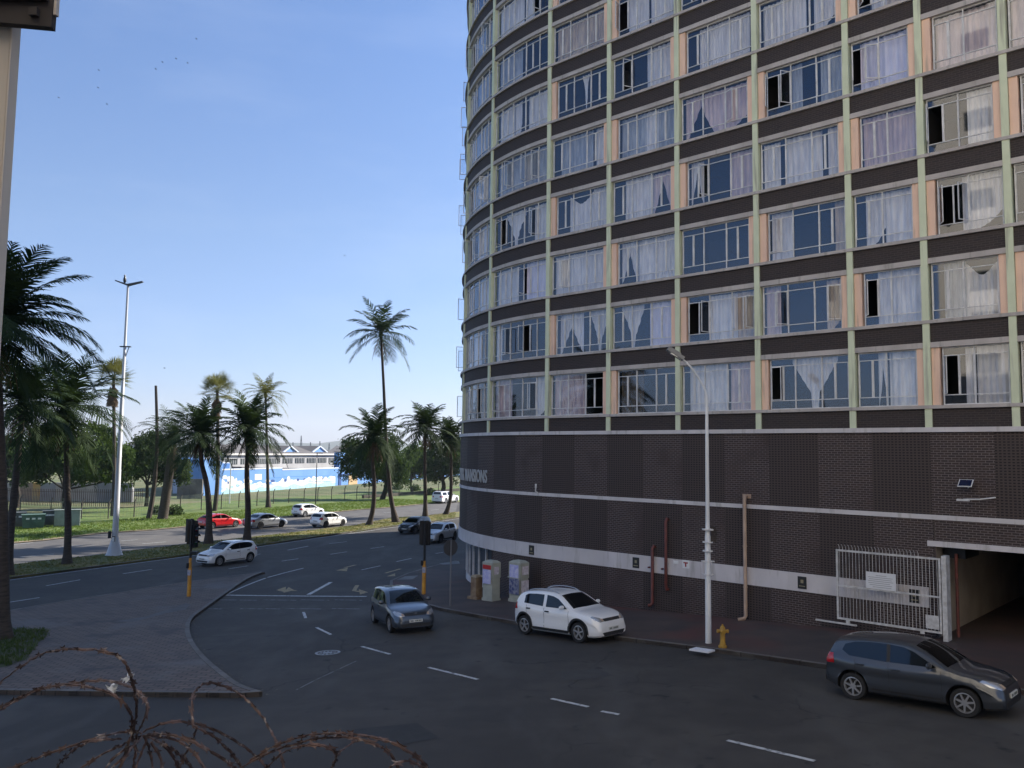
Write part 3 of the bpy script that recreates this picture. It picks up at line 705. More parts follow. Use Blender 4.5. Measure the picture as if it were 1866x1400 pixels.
# ------------------------------------------------------------------ sliding gate
ZG = -5.66
gt = empty('sliding_gate', tuple(F(11.5, .45, ZG)), 'white barred steel sliding gate with notice board, standing open against the brick wall', 'gate')
T0 = .45
def gb(b, s0, s1, z0, z1, t0=T0-.03, t1=T0+.03, mi=0): fbox(b, s0, s1, t0, t1, z0, z1, mi, 'FKTBLR')
M_gate = mat('gate_paint', (.62, .62, .62), .6, (.44, .43, .42), 6)
gs0, gs1, gz0, gz1 = 9.95, 13.25, -5.52, -3.18
b = MB(); gb(b, gs0, gs0+.06, gz0, gz1); gb(b, gs1-.06, gs1, gz0, gz1); gb(b, gs0+.06, gs1-.06, gz0, gz0+.06); gb(b, gs0+.06, gs1-.06, gz1-.06, gz1); gb(b, gs0+.06, gs1-.06, -4.42, -4.37)
b.build('gate_frame', M_gate, gt)
n = 30
for k in range(1, n):
    s = gs0+(gs1-gs0)*k/n; b = MB()
    b.tube([F(s,T0,gz0+.06), F(s,T0,gz1+.08), F(s,T0+.04,gz1+.14), F(s,T0+.10,gz1+.18)] if k < 25 else [F(s,T0,gz0+.06), F(s,T0,gz1-.03)], .0085, 5); b.build('bar', M_gate, gt)
b = MB(); fbox(b, 10.95, 11.90, T0+.035, T0+.05, -4.36, -3.82, 0, 'FTBLRK')
for q, (l, w) in enumerate(((.3,.35),(.05,.8),(.08,.75),(.05,.82),(.06,.7),(.1,.72),(.2,.6))): fbox(b, 10.97+l, 10.97+l+w*.98 if l+w < .93 else 11.88, T0+.05, T0+.053, -3.93-.062*q, -3.915-.062*q, 1, 'F')
b.build('notice_board', [mat('notice_white', (.70, .71, .73), .5), mat('print_grey', (.30, .30, .32), .6)], gt)
b = MB(); fbox(b, 12.78, 13.17, T0+.035, T0+.05, -5.40, -4.98, 0, 'FTBLRK'); b.build('lock_plate', M_gate, gt)
b = MB(); gb(b, 9.2, 10.6, gz0-.16, gz0-.11); gb(b, gs0+.3, gs0+.42, gz0-.11, gz0); gb(b, 12.6, 12.72, gz0-.08, gz0); b.build('roller_track', M_gate, gt)
b = MB(); fbox(b, 13.28, 13.42, .1, .5, -5.8, -3.10, 0, 'FKTBLR'); b.build('gate_post', M_gate, gt)
# dark red threshold / driveway
b = MB()
for k in range(12):
    s0, s1 = ENT0+(ENT1-ENT0)*k/12, ENT0+(ENT1-ENT0)*(k+1)/12
    for t0, t1 in ((5.4, 2.5), (2.5, 0), (0, -8), (-8, -16)):
        z = lambda s, t: G(*F(s,min(t,6),0).xy)+.135 if t > -.1 else G(*F(s,0,0).xy)+.135
        b.face([F(s0,t0,z(s0,t0)), F(s1,t0,z(s1,t0)), F(s1,t1,z(s1,t1)), F(s0,t1,z(s0,t1))])
o = b.build('driveway', M_redfl); tag(o, kind='structure')
# strip of red earth under the gate
# ------------------------------------------------------------------ palms and trees
def frond(b, base, az, el, L, droop, rr, n=34, wl=.27, mi=0, lw=.028, hang=.6, rach=.02, twist=0):
    """feather leaf: a bending rachis with two rows of narrow leaflets"""
    p = V(base); d = V((cos(az)*cos(el), sin(az)*cos(el), sin(el))); pts = [p.copy()]; ds = [d.copy()]
    st = L/n
    side0 = V((-sin(az), cos(az), 0))
    for i in range(n):
        d = (d + V((0,0,-droop*st*(.35+1.5*i/n)))).normalized(); p = p + d*st; pts.append(p.copy()); ds.append(d.copy())
    b.tube(pts[::3]+[pts[-1]] if (len(pts)-1) % 3 else pts[::3], [rach*(1-.85*k/len(pts[::3])) for k in range(len(pts[::3])+(1 if (len(pts)-1) % 3 else 0))], 4, mi)
    for i in range(3, n+1):
        u = i/n; ll = L*wl*(sin(pi*min(1, (u*.93+.06)))**.55)*(.85+.3*rr.random())
        if ll < .05: continue
        sd = (side0 - ds[i]*side0.dot(ds[i])).normalized(); upv = sd.cross(ds[i])
        if upv.z < 0: upv = -upv
        for sg in (-1, 1):
            if rr.random() < .05: continue
            q = pts[i] - ds[i]*st*rr.random()
            dr = (sd*sg*(1-.35*u) + ds[i]*(.45+.75*u) + V((0,0,-hang*(.5+rr.random()*.6))) + upv*(.25+twist*rr.uniform(-1,1))).normalized()
            w = ds[i]*lw*(1.2 if u < .9 else .8)
            m_ = q + dr*ll*.55; e = q + (dr + V((0,0,-.30*hang))).normalized()*ll
            b.face([q-w*.5, q+w*.5, m_+w*.5, m_-w*.5], mi=mi); b.face([m_-w*.5, m_+w*.5, e], mi=mi)
def palm(name, base, pts, r0, r1, L, nf, label, seed, group='coconut palms along the avenue median', mats=None, wind=0, dens=34, lw=.03, droop=(.26,.48), els=(-.5, 1.35), dead=3, skirt=0, hang=.5, ndry=0, flare=1.7):
    rr = random.Random(seed); root = empty(name, tuple(base), label, 'palm tree', group)
    P = catmull([V(base)-V((0,0,.15))]+[V(p) for p in pts], 5); b = MB(); n = len(P)
    rad = [r0*(1-k/(n-1))+r1*k/(n-1) for k in range(n)]
    for k, q in enumerate((flare, flare*.8, flare*.62)): rad[k] = max(rad[k], r0*q)
    b.tube(P, rad, 10); b.build('trunk', M_trunk, root, smooth=True)
    top = V(P[-1]); mats = mats or [M_frond, M_dead]
    b = MB()
    for k in range(nf):
        az = 2*pi*(k*.618)+rr.uniform(-.3,.3); u = k/nf; el = els[0] + (els[1]-els[0])*(u**.8) + rr.uniform(-.12,.12)
        ll = L*(1-.25*u)*rr.uniform(.85, 1.1)
        if wind: az = az + wind*.5*sin(az*1.0)      # fronds combed by the wind
        frond(b, top+V((0,0,.12*u)), az, el, ll, rr.uniform(*droop)*4/L, rr, dens, mi=1 if k < ndry else 0, lw=lw, hang=hang)
    # fibrous boot
    b.lathe([(r1*1.0,-.5),(r1*1.9,-.1),(r1*1.7,.25),(.02,.5)], top, n=8, mi=0)
    b.build('crown', mats, root)
    if dead or skirt:
        b = MB()
        for k in range(dead):
            az = rr.uniform(0, 2*pi); frond(b, top-V((0,0,.2)), az, -1.0, L*.55, .5, rr, max(14, dens//2), hang=1.2, wl=.16, lw=lw)
        for k in range(skirt):
            az = rr.uniform(0, 2*pi); frond(b, top-V((0,0,.1+rr.random()*1.2)), az, -1.15, L*.45, .6, rr, 12, hang=1.3, wl=.3, lw=lw*1.4)
        b.build('dead_fronds', M_dead, root)
    return root
def fanpalm(base, pts, r0, r1, L, label, seed, group):
    """fan-leaf palm with a shag of dead leaves"""
    rr = random.Random(seed); root = empty('fan_palm', tuple(base), label, 'palm tree', group)
    P = catmull([V(base)-V((0,0,.1))]+[V(p) for p in pts], 4); b = MB(); n = len(P)
    b.tube(P, [r0+(r1-r0)*k/(n-1) for k in range(n)], 8); b.build('trunk', M_trunk, root, smooth=True)
    top = V(P[-1])
    def fan(b, az, el, L, rad, mi, droop):
        d = V((cos(az)*cos(el), sin(az)*cos(el), sin(el))); c = top + d*L
        b.tube([top, c], [.025, .015], 3, mi)
        sd = V((-sin(az), cos(az), 0)); upv = d.cross(sd)
        for k in range(18):
            a = -1.9+3.8*k/17; dr = (d*cos(a)+sd*sin(a)+V((0,0,-droop*(.3+abs(a)*.3)))).normalized()
            e = c + dr*rad*rr.uniform(.8,1.1); w = dr.cross(upv).normalized()*.045
            b.face([c, c+dr*rad*.55-w, e, c+dr*rad*.55+w], mi=mi)
    b = MB()
    for k in range(46): fan(b, rr.uniform(0,2*pi), -.45+1.9*(k/46), L*rr.uniform(.5,.65), L*.5, 0, .35)
    b.build('crown', M_frondl, root)
    b = MB()
    for k in range(34):
        az = rr.uniform(0,2*pi); o_ = top; top = o_ - V((0,0,.25+rr.random()*L*.75)); fan(b, az, -1.1, L*.25, L*.36, 0, 1.4); top = o_
    b.build('dead_leaves', M_dead, root)
def lift(px, py, P):   # point above/beside the tree base at the base's distance
    return atY(px, py, P.y)
def stand(bpx, line, h=.08): # base pixel + trunk pixels, all in the vertical plane facing the street at the base's distance
    B_ = gnd(*bpx, h); return B_, [lift(x, y, B_) for x, y in line]

Bq, ln = stand((5,1165), [(4,1050),(2,900),(-4,740),(-8,590)])
palm('coconut_palm', Bq, ln, .27, .17, 4.68, 52, 'largest dark coconut palm at the left edge, standing on the paved island', 3, dens=70, lw=.052, els=(-.85,1.3), dead=8, ndry=0, droop=(.20,.42))
Bq, ln = stand((14,1048), [(20,960),(30,860),(42,735)])
palm('coconut_palm', Bq, ln, .25, .16, 4.6, 40, 'dark coconut palm half hidden behind the largest one at the left edge', 4, dens=36, lw=.075, els=(-.9,1.3), dead=6)
Bq, ln = stand((122,1028), [(124,960),(122,860),(119,745)])
palm('coconut_palm', Bq, ln, .25, .16, 5.64, 46, 'dark coconut palm on the median left of the tall white mast', 5, dens=40, lw=.075, els=(-.9,1.3), dead=6)
Bq, ln = stand((380,991), [(381,930),(376,880),(367,840),(366,795)])
palm('coconut_palm', Bq, ln, .28, .14, 4.32, 37, 'dark coconut palm beside the red car, behind the left traffic light', 8, dens=30, lw=.10, dead=8, els=(-.85,1.4))
Bq, ln = stand((450,985), [(452,930),(450,870),(451,828),(455,783)])
palm('coconut_palm', Bq, ln, .27, .15, 4.56, 40, 'dark coconut palm with drooping crown in front of the silver saloon', 12, dens=32, lw=.10, dead=8, els=(-.85,1.35))
Bq, ln = stand((672,957), [(680,925),(682,880),(679,840),(683,797)])
palm('coconut_palm', Bq, ln, .27, .14, 4.92, 33, 'coconut palm with curved foot, left of the tallest palm', 14, dens=30, lw=.105, dead=9, els=(-.85,1.35), ndry=0)
Bq, ln = stand((722,952), [(712,905),(707,850),(703,790),(699,700),(694,608)])
palm('tall_coconut_palm', Bq, ln, .27, .12, 5.5, 24, 'tallest slender coconut palm, its windswept crown alone against the sky', 21, dens=30, lw=.10, dead=2, els=(-.55,1.3), droop=(.24,.46), flare=2)
Bq, ln = stand((775,942), [(775,900),(774,850),(775,782)])
palm('coconut_palm', Bq, ln, .27, .14, 4.68, 40, 'straight coconut palm behind the black hatchback', 25, dens=28, lw=.105, dead=10)
Bq, ln = stand((812,938), [(821,905),(822,860),(822,800)])
palm('coconut_palm', Bq, ln, .26, .14, 4.20, 37, 'coconut palm with curved foot partly hidden by the brick building', 28, dens=26, lw=.105, dead=10)
Bq, ln = stand((489,925), [(488,880),(487,830),(484,720)])
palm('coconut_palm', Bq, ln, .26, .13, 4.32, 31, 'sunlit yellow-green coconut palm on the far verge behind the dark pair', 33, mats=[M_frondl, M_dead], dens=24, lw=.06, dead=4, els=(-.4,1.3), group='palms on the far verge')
Bq, ln = stand((296,946), [(303,900),(310,850),(316,798)])
palm('date_palm', Bq, ln, .55, .40, 5.2, 60, 'stout date palm with thick trunk and shaggy crown on the far verge', 37, dens=26, lw=.05, dead=6, skirt=22, els=(-.7,1.2), droop=(.2,.5), group='palms on the far verge', flare=1.15)
Bq, ln = stand((391,931), [(396,880),(397,800),(396,715)])
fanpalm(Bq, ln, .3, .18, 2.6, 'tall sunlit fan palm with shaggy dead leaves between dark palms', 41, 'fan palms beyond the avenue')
Bq, ln = stand((205,940), [(208,880),(208,800),(207,690)])
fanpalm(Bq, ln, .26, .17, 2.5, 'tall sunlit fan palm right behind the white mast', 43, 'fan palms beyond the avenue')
# dead palm stem
Bq, ln = stand((271,945), [(279,900),(285,840),(286,780),(284,703)])
b = MB(); P = catmull([Bq]+ln, 4); b.tube(P, [.30-.16*k/(len(P)-1) for k in range(len(P))], 8)
t = empty('dead_palm_stem', tuple(Bq), 'bare leaning palm stem without a crown on the far verge', 'palm stem'); b.build('trunk', M_trunk, t, smooth=True)

def tree(name, base, top, blobs, label, seed, leafm, nleaf=5200, ls=.30, r0=.3, group='leafy trees behind the verge', cat='tree'):
    rr = random.Random(seed); root = empty(name, tuple(base), label, cat, group)
    b = MB(); P = [V(base)-V((0,0,.1)), V(base).lerp(V(top), .5)+V((rr.uniform(-.3,.3),0,0)), V(top)]
    b.tube(catmull(P, 4), [r0*(1-.45*k/8) for k in range(9)], 8)
    for c, r in blobs:
        c = V(c); mid = V(top).lerp(c, .5)+V((0,0,-.3)); b.tube([V(top)-V((0,0,.3)), mid, c], [r0*.45, r0*.28, r0*.1], 5)
        for _ in range(4):
            e = c+V((rr.uniform(-1,1), rr.uniform(-1,1), rr.uniform(-.4,.9)))*max(r)*.8; b.tube([mid, e], [r0*.18, .02], 4)
    b.build('trunk', M_bark, root, smooth=True)
    b = MB(); tot = sum(r[0]*r[1]*r[2] for _, r in blobs)
    for c, r in blobs:
        nn = int(nleaf*r[0]*r[1]*r[2]/tot); ncl = max(10, nn//26)
        for _ in range(ncl):
            # clumps concentrated on an uneven shell
            d = V((rr.gauss(0,1), rr.gauss(0,1), rr.gauss(0,1))).normalized(); rad = rr.uniform(.45, 1.0)*(1+.22*sin(d.x*5+seed)*cos(d.z*4+seed))
            cc = V(c)+V((d.x*r[0], d.y*r[1], d.z*r[2]))*rad; cr = rr.uniform(.28,.62)*min(1, min(r)/1.6)
            for _ in range(26):
                p = cc+V((rr.gauss(0,.5), rr.gauss(0,.5), rr.gauss(0,.4)))*cr*1.3
                a = V((rr.gauss(0,1), rr.gauss(0,1), rr.gauss(0,.6))).normalized(); e = a.orthogonal().normalized()
                e = (Matrix.Rotation(rr.uniform(0,6.28), 3, a) @ e); f_ = a.cross(e); s = ls*rr.uniform(.6,1.2)
                b.face([p-e*s*.5, p+f_*s*.28, p+e*s*.5, p-f_*s*.28])
    b.build('crown', leafm, root); return root
def B_(px, py, Y, rx, rz, ry=None): return (atY(px, py, Y), (rx, ry or rx, rz))
Q = gnd(118,932); Y = Q.y
tree('leafy_tree', Q, lift(118,888,Q), [B_(60,850,Y,2.6,2.2), B_(110,825,Y,3.2,2.8), B_(160,850,Y-2,3.0,2.2), B_(205,840,Y,2.6,2.6), B_(228,868,Y,1.3,1.5), B_(175,800,Y+2,2.5,2.0), B_(85,800,Y+2,2.4,2.0)], 'broad leafy tree behind the median palm at far left, sunlit on its right edge', 51, M_leaf, 26000, .42)
Q = gnd(30,925); Y = Q.y+4
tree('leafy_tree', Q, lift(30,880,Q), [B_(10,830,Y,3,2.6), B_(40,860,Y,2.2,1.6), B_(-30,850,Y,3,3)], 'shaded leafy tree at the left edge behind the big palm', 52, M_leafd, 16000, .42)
Q = gnd(266,925); Y = Q.y
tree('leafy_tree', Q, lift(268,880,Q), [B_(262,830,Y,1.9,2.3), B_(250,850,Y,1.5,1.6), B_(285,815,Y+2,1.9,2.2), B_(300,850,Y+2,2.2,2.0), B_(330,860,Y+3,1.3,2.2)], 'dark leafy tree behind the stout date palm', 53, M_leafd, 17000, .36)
Q = gnd(696,911); Y = Q.y
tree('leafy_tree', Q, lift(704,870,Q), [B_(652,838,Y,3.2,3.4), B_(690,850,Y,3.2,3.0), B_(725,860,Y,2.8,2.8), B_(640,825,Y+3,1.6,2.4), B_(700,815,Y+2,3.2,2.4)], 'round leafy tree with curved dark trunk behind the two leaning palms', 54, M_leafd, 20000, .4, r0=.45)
Q = gnd(752,899); Y = Q.y+4
tree('leafy_tree', Q, lift(750,870,Q), [B_(748,845,Y,3.6,3.2), B_(735,860,Y,2.4,2.6), B_(765,835,Y+3,3.2,3.0), B_(780,858,Y,2.4,2.4)], 'lighter green leafy tree between the tallest palm and the straight palm', 55, M_leaf, 13000, .42)
Q = gnd(806,900); Y = Q.y
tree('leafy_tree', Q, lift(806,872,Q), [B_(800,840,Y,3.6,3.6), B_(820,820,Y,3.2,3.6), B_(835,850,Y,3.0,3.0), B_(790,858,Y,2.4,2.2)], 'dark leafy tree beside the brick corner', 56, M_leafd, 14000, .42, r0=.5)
def shrub(base, r, label, seed, leafm, n=900, name='shrub', group='shrubs at the date palm foot', ls=.3):
    rr = random.Random(seed); root = empty(name, tuple(base), label, 'shrub', group)
    b = MB()
    for _ in range(9):
        a = rr.uniform(0, 6.28); b.tube([V(base), V(base)+V((cos(a)*r*.5, sin(a)*r*.5, r*.9))], [.03,.01], 4)
    b.build('stem', M_bark, root); b = MB()
    for _ in range(n):
        d = V((rr.gauss(0,1), rr.gauss(0,1), abs(rr.gauss(0,1)))).normalized()*rr.uniform(.3,1)*r; p = V(base)+V((d.x, d.y, d.z*1.1+.1))
        a = V((rr.gauss(0,1), rr.gauss(0,1), rr.gauss(0,.6))).normalized(); e = a.orthogonal().normalized(); f_ = a.cross(e); s = ls*rr.uniform(.6,1.2)
        b.face([p-e*s*.5, p+f_*s*.2, p+e*s*.5, p-f_*s*.2])
    b.build('foliage', leafm, root)
shrub(gnd(318,940), 1.1, 'dark bush at the right of the stout date palm foot', 61, M_leafd)
shrub(gnd(285,938), .9, 'dark bush between the leaning stem and the stout date palm', 62, M_leafd)
for q, (x, y, r, lb) in enumerate(((722,893,1.3,'small dark bush inside the fence behind the tallest palm'),(757,895,1.1,'small dark bush inside the fence left of the straight palm'),(785,903,1.2,'small dark bush near the bakkie behind the fence'))):
    shrub(gnd(x, y), r, lb, 63+q, M_leafd, 500, group='bushes inside the fence', ls=.4)
# ground cover: grass tufts on the island patch, the verge and the median rim
def tufts(name, poly, n, hgt, M, seed, h0, w=.012):
    rr = random.Random(seed); b = MB(); xs = [p[0] for p in poly]; ys = [p[1] for p in poly]; k = 0
    while k < n:
        x = rr.uniform(min(xs), max(xs)); y = rr.uniform(min(ys), max(ys))
        if not inpoly(x, y, poly): continue
        k += 1; z = G(x, y)+h0
        for _ in range(4):
            a = rr.uniform(0, 6.28); hh = hgt*rr.uniform(.5,1.2); l = hh*.5; d = V((cos(a), sin(a), 0)); s = V((-sin(a), cos(a), 0))*w
            p = V((x+rr.gauss(0,.06), y+rr.gauss(0,.06), z)); b.face([p-s, p+s, p+d*l*.5+V((0,0,hh*.7))+s*.6, p+d*l+V((0,0,hh))])
    tag(b.build(name, M), kind='stuff')
pat = gp([(-60,1155),(40,1152),(80,1153),(90,1160),(66,1182),(48,1208),(14,1222),(-60,1232)])
M_tuft = leafmat('grass_blade', (.040, .070, .016), (.075, .105, .028))
sheet('grass_patch', pat, mat('weedy_soil', (.045, .06, .02), .95, (.07, .06, .045), 2, bump=.5, bscale=20), .128, .8)
tufts('weeds', [tuple(p) for p in pat], 800, .13, M_tuft, 71, .12)
tufts('verge_tufts', [tuple(p) for p in (verge[1:-1] + [v+V((-.907,.42))*11 for v in reversed(verge[1:-1])])], 9000, .16, leafmat('verge_blade', (.085,.16,.025), (.15,.20,.05)), 72, .05, .03)
tufts('median_tufts', [tuple(p) for p in (mednear[1:-1]+list(reversed(medfar[1:-1])))], 6000, .09, leafmat('dry_blade', (.20,.17,.06), (.12,.14,.04)), 73, .09, .02)
# ------------------------------------------------------------------ boundary fence on posts, left (palisade) and right (mesh)
fpx = [(36,936),(92,941.5),(148,946.5),(197,946.5),(244,944),(328,936),(366.6,930.4),(403,929),(435,926),(468,923),(498,919),(526,917.6),(554,916.5),(579,914),(604,912.5),(628,911),(650,910.5),(672,910)]
fp = [gnd(*q) for q in fpx]; fp = [fp[0]+V((-14,-10,0)), fp[0]+V((-7,-5,0))] + fp
last = fp[-1]; fp += [last+V((AV.x*4.4*k, AV.y*4.4*k, 0)) for k in range(1, 9)]
fr = empty('boundary_fence', tuple(fp[0]), 'wire mesh boundary fence on cranked concrete posts along the far verge', 'fence')
M_post = mat('fence_post', (.12, .11, .09), .9, (.08, .07, .06), 3)
M_mesh = mat('fence_wire', (.16, .20, .17), .6)
for i, p in enumerate(fp):
    b = MB(); b.tube([p, p+V((0,0,1.75)), p+V((.12,.22,2.15))], .065, 5); b.build('post', M_post, fr)
b = MB()
for i in range(len(fp)-1):
    a, c = fp[i], fp[i+1]; L = (c-a).length; n = max(2, int(L/.35))
    for k in range(n): 
        p = a.lerp(c, k/n); b.box(p+V((0,0,.9)), (.012,.012,1.75))
    for z in (.25, .7, 1.15, 1.6, 1.75): b.tube([a+V((0,0,z)), c+V((0,0,z))], .012, 3)
    for q in range(2): b.tube([a+V((.06+.05*q,.1+.08*q,1.9+.12*q)), c+V((.06+.05*q,.1+.08*q,1.9+.12*q))], .010, 3)
b.build('wire_mesh', M_mesh, fr)
# palisade behind, at left
pf = [gnd(x, y) for x, y in ((-40,918),(20,921),(80,923),(140,924),(200,924),(262,922))]
fr = empty('palisade_fence', tuple(pf[0]), 'brown steel palisade fence with pointed pales at far left behind the bins', 'fence')
M_pal = mat('rusty_palisade', (.13, .085, .06), .8, (.08, .055, .045), 3)
b = MB(); rl = MB()
for i in range(len(pf)-1):
    a, c = pf[i], pf[i+1]; L = (c-a).length; n = int(L/.24)
    for k in range(n):
        p = a.lerp(c, k/n); b.box(p+V((0,0,1.15)), (.07,.02,2.2)); 
    for z in (.5, 1.9): rl.tube([a+V((0,.05,z)), c+V((0,.05,z))], .035, 4)
b.build('pales', M_pal, fr); rl.build('rail', M_pal, fr)
# low retaining wall along the right part of the fence
b = MB()
rw = [last+V((-1,1.2,0))+V((AV.x*k*4, AV.y*k*4, 0)) for k in range(0, 9)]
for i in range(len(rw)-1):
    a, c = rw[i], rw[i+1]; w = V((-.907,.42,0))*.35
    b.hexa([a, c, c+w, a+w, a+V((0,0,.55)), c+V((0,0,.55)), c+w+V((0,0,.55)), a+w+V((0,0,.55))])
tag(b.build('low_wall', mat('stone_wall', (.085,.07,.055), .9, (.05,.045,.04), 2, bump=.6, bscale=8)), 'low dark stone wall beneath the fence behind the right palms', 'wall')

# ------------------------------------------------------------------ blue hall with painted mural, beyond the fence
M_blue = mat('sky_blue_wall', (.14, .29, .60), .8, (.11, .25, .54), .3)
M_bluet = mat('pale_trim', (.62, .68, .78), .7)
M_grey = mat('pale_grey_wall', (.42, .42, .43), .8, (.33, .33, .34), .4)
M_roof = mat('hall_roof', (.14, .13, .13), .85, (.10, .095, .095), .3)
M_win = mat('hall_window', (.04, .05, .055), .25)
q0 = gnd(370, 903); q1 = gnd(614, 884.5)
U = (q1-q0).normalized(); Nn = V((U.y, -U.x, 0)); BL = (q1-q0).length; zb = -7.75
def H(u, t, z): p = q0 + U*u + Nn*t; return V((p.x, p.y, z))
def hpx(px, py, t=0):
    q = ray(px, py); k = (Nn.dot(q0)+t)/Nn.dot(q); P = q*k; return (P-q0).dot(U), P.z
def hb(b, u0, u1, t0, t1, z0, z1, mi=0): b.hexa([H(u0,t0,z0), H(u1,t0,z0), H(u1,t1,z0), H(u0,t1,z0), H(u0,t0,z1), H(u1,t0,z1), H(u1,t1,z1), H(u0,t1,z1)], mi)
hl = empty('blue_hall', tuple(q0), 'long sky-blue hall with a white and blue painted mural wall, window strip and gabled dormers', 'building')
ua, za = hpx(411, 857); ub, zb2 = hpx(514, 859.6); uc, zc = hpx(614, 860.6); ug, zgab = hpx(372, 843); 
b = MB(); hb(b, ua-1, ub, -.4, 0, zb, za); hb(b, ub+.01, BL+.5, -.4, 0, zb, za-.35)
# gabled end bay with arched top
up = [(0, zgab-.6), (1.5, zgab+.3), (4, zgab+.55), (6.5, zgab+.35), (ua-1.01, zgab-.5)]
uu = [hpx(x, 900)[0] for x in (370, 378, 385, 393, 403)]; zz = [hpx(x, y)[1] for x, y in ((370,838),(378,834.5),(385,834.5),(393,838),(403,843))]
for i in range(4): b.hexa([H(uu[i],-5,zb), H(uu[i+1],-5,zb), H(uu[i+1],.05,zb), H(uu[i],.05,zb), H(uu[i],-5,zz[i]), H(uu[i+1],-5,zz[i+1]), H(uu[i+1],.05,zz[i+1]), H(uu[i],.05,zz[i])])
b.build('blue_wall', M_blue, hl)
b = MB()
for i in range(4): b.hexa([H(uu[i],-.3,zz[i]+.003), H(uu[i+1],-.3,zz[i+1]+.003), H(uu[i+1],.12,zz[i+1]+.003), H(uu[i],.12,zz[i]+.003), H(uu[i],-.3,zz[i]+.2), H(uu[i+1],-.3,zz[i+1]+.2), H(uu[i+1],.12,zz[i+1]+.2), H(uu[i],.12,zz[i]+.2)])
hb(b, ua-1, ub, -.45, .06, za+.003, za+.22); hb(b, ub+.01, BL+.5, -.45, .06, za-.347, za-.13)
b.build('coping', M_bluet, hl)
# mural: white foam and pale turquoise swells, a white board, arches and dots, on the wall in relief sheets
M_mw = mat('mural_white', (.72, .70, .66), .8); M_mt = mat('mural_turquoise', (.30, .55, .68), .8, (.40, .62, .72), 1.5); M_md = mat('mural_navy', (.03, .08, .25), .8); M_mb = mat('mural_mid_blue', (.07, .22, .58), .8)
rr = random.Random(5)
def murpoly(b, pts, t, mi): b.face([H(*hpx(x, y, t)[:1], t, hpx(x, y, t)[1]) for x, y in pts], mi=mi)
b = MB()
n = 60; prev = None
for i in range(n+1):
    x = 371+i*(611-371)/n; yb = 905-.083*(x-371)
    yt = yb - 13 - 9*abs(sin(i*.55+.6))*(.4+.6*rr.random()) - (12 if 377 < x < 400 or 395 < x < 432 else 0)*(.6+.4*rr.random())
    yw = yb - 5 - 4.5*sin(i*.42)**2
    if prev:
        murpoly(b, [(prev[0], prev[1]), (x, yb), (x, yt), (prev[0], prev[2])], .006, 0)
        murpoly(b, [(prev[0], prev[1]), (x, yb), (x, yw), (prev[0], prev[3])], .012, 1)
    prev = (x, yb, yt, yw)
murpoly(b, [(464.5,875),(477,874.2),(477,864),(464.5,864.3)], .02, 0)
for cx_, cy_, rx_, ry_, mi in ((420,873,7,5,0),(410,870,4.5,3.5,0),(402,876,5,4,0),(388,880,6,5,0),(437,880,5,4,0),(447,876,3,4,0),(456,878,4,3,0),(487,876,3,4,0),(526,874,3,6,0),(532,878,4,4,0),(558,876,4,3,0),(572,873,4,5,0),(586,873,2,5,0),(596,874,2.5,2,0),(602,873,2,2,0),(497,876.5,4,2.6,2),(520,875.5,2.3,2.6,2),(543,874.5,2.4,2.4,2),(555,874,2.2,2.4,2),(588,872.5,1.6,2,2),(416,880,1.6,2.4,2),(433,885,3,2.6,3),(400,886,1.6,2,3)):
    murpoly(b, [(cx_+rx_*cos(a*.785), cy_+ry_*sin(a*.785)*(1+.15*(a % 2))) for a in range(8, 0, -1)][::-1][::-1], .026, mi)
for x0_, x1_, y0_, y1_ in ((486,513,871,882.5),(517,610,868,878)):
    for (xa, ya, xb, yb) in ((x0_,y0_+.8,x1_,y0_-.8),(x0_,y1_+.8,x1_,y1_-.8)): murpoly(b, [(xa,ya+.5),(xb,yb+.5),(xb,yb-.4),(xa,ya-.4)], .02, 3)
for i in range(26):
    x = 378+i*8.9+rr.uniform(-2,2); yb = 905-.083*(x-371); w_ = rr.uniform(1.5,3.6); h_ = rr.uniform(2,6); y = yb-rr.uniform(9,15)
    murpoly(b, [(x-w_,y),(x+w_,y-.2),(x+w_*.8,y-h_*.6),(x+w_*.2,y-h_),(x-w_*.7,y-h_*.7)], .030+.002*(i % 3), rr.choice((0,0,1,3)))
b.build('mural', [M_mw, M_mt, M_md, M_mb], hl)
# upper storey set back
tb = -6
uL, _ = hpx(408, 830, tb); uR, _ = hpx(616, 833, tb); 
def z_at(px, py, t): return hpx(px, py, t)[1]
ze = z_at(520, 829.5, tb); zw0 = z_at(520, 845, tb); zw1 = z_at(520, 835.2, tb)
b = MB(); hb(b, uL, uR, tb-12, tb, zb, ze); b.build('grey_wall', M_grey, hl)
b = MB(); hb(b, uL-.3, uR+.3, tb-.2, tb+.5, ze+.003, ze+.35); b.build('eave', mat('white_eave', (.60,.58,.55), .7), hl)
nwn = 9
for k in range(nwn):
    a = uL+(uR-uL)*(k+.06)/nwn; c = uL+(uR-uL)*(k+.86)/nwn
    b = MB(); hb(b, a, c, tb-.1, tb+.03, zw0, zw1); wo = b.build('window', M_win, hl)
    b = MB()
    for j in range(1, 6): hb(b, a+(c-a)*j/6-.06, a+(c-a)*j/6+.06, tb+.031, tb+.06, zw0, zw1)
    b.build('glazing_bar', M_grey, wo)
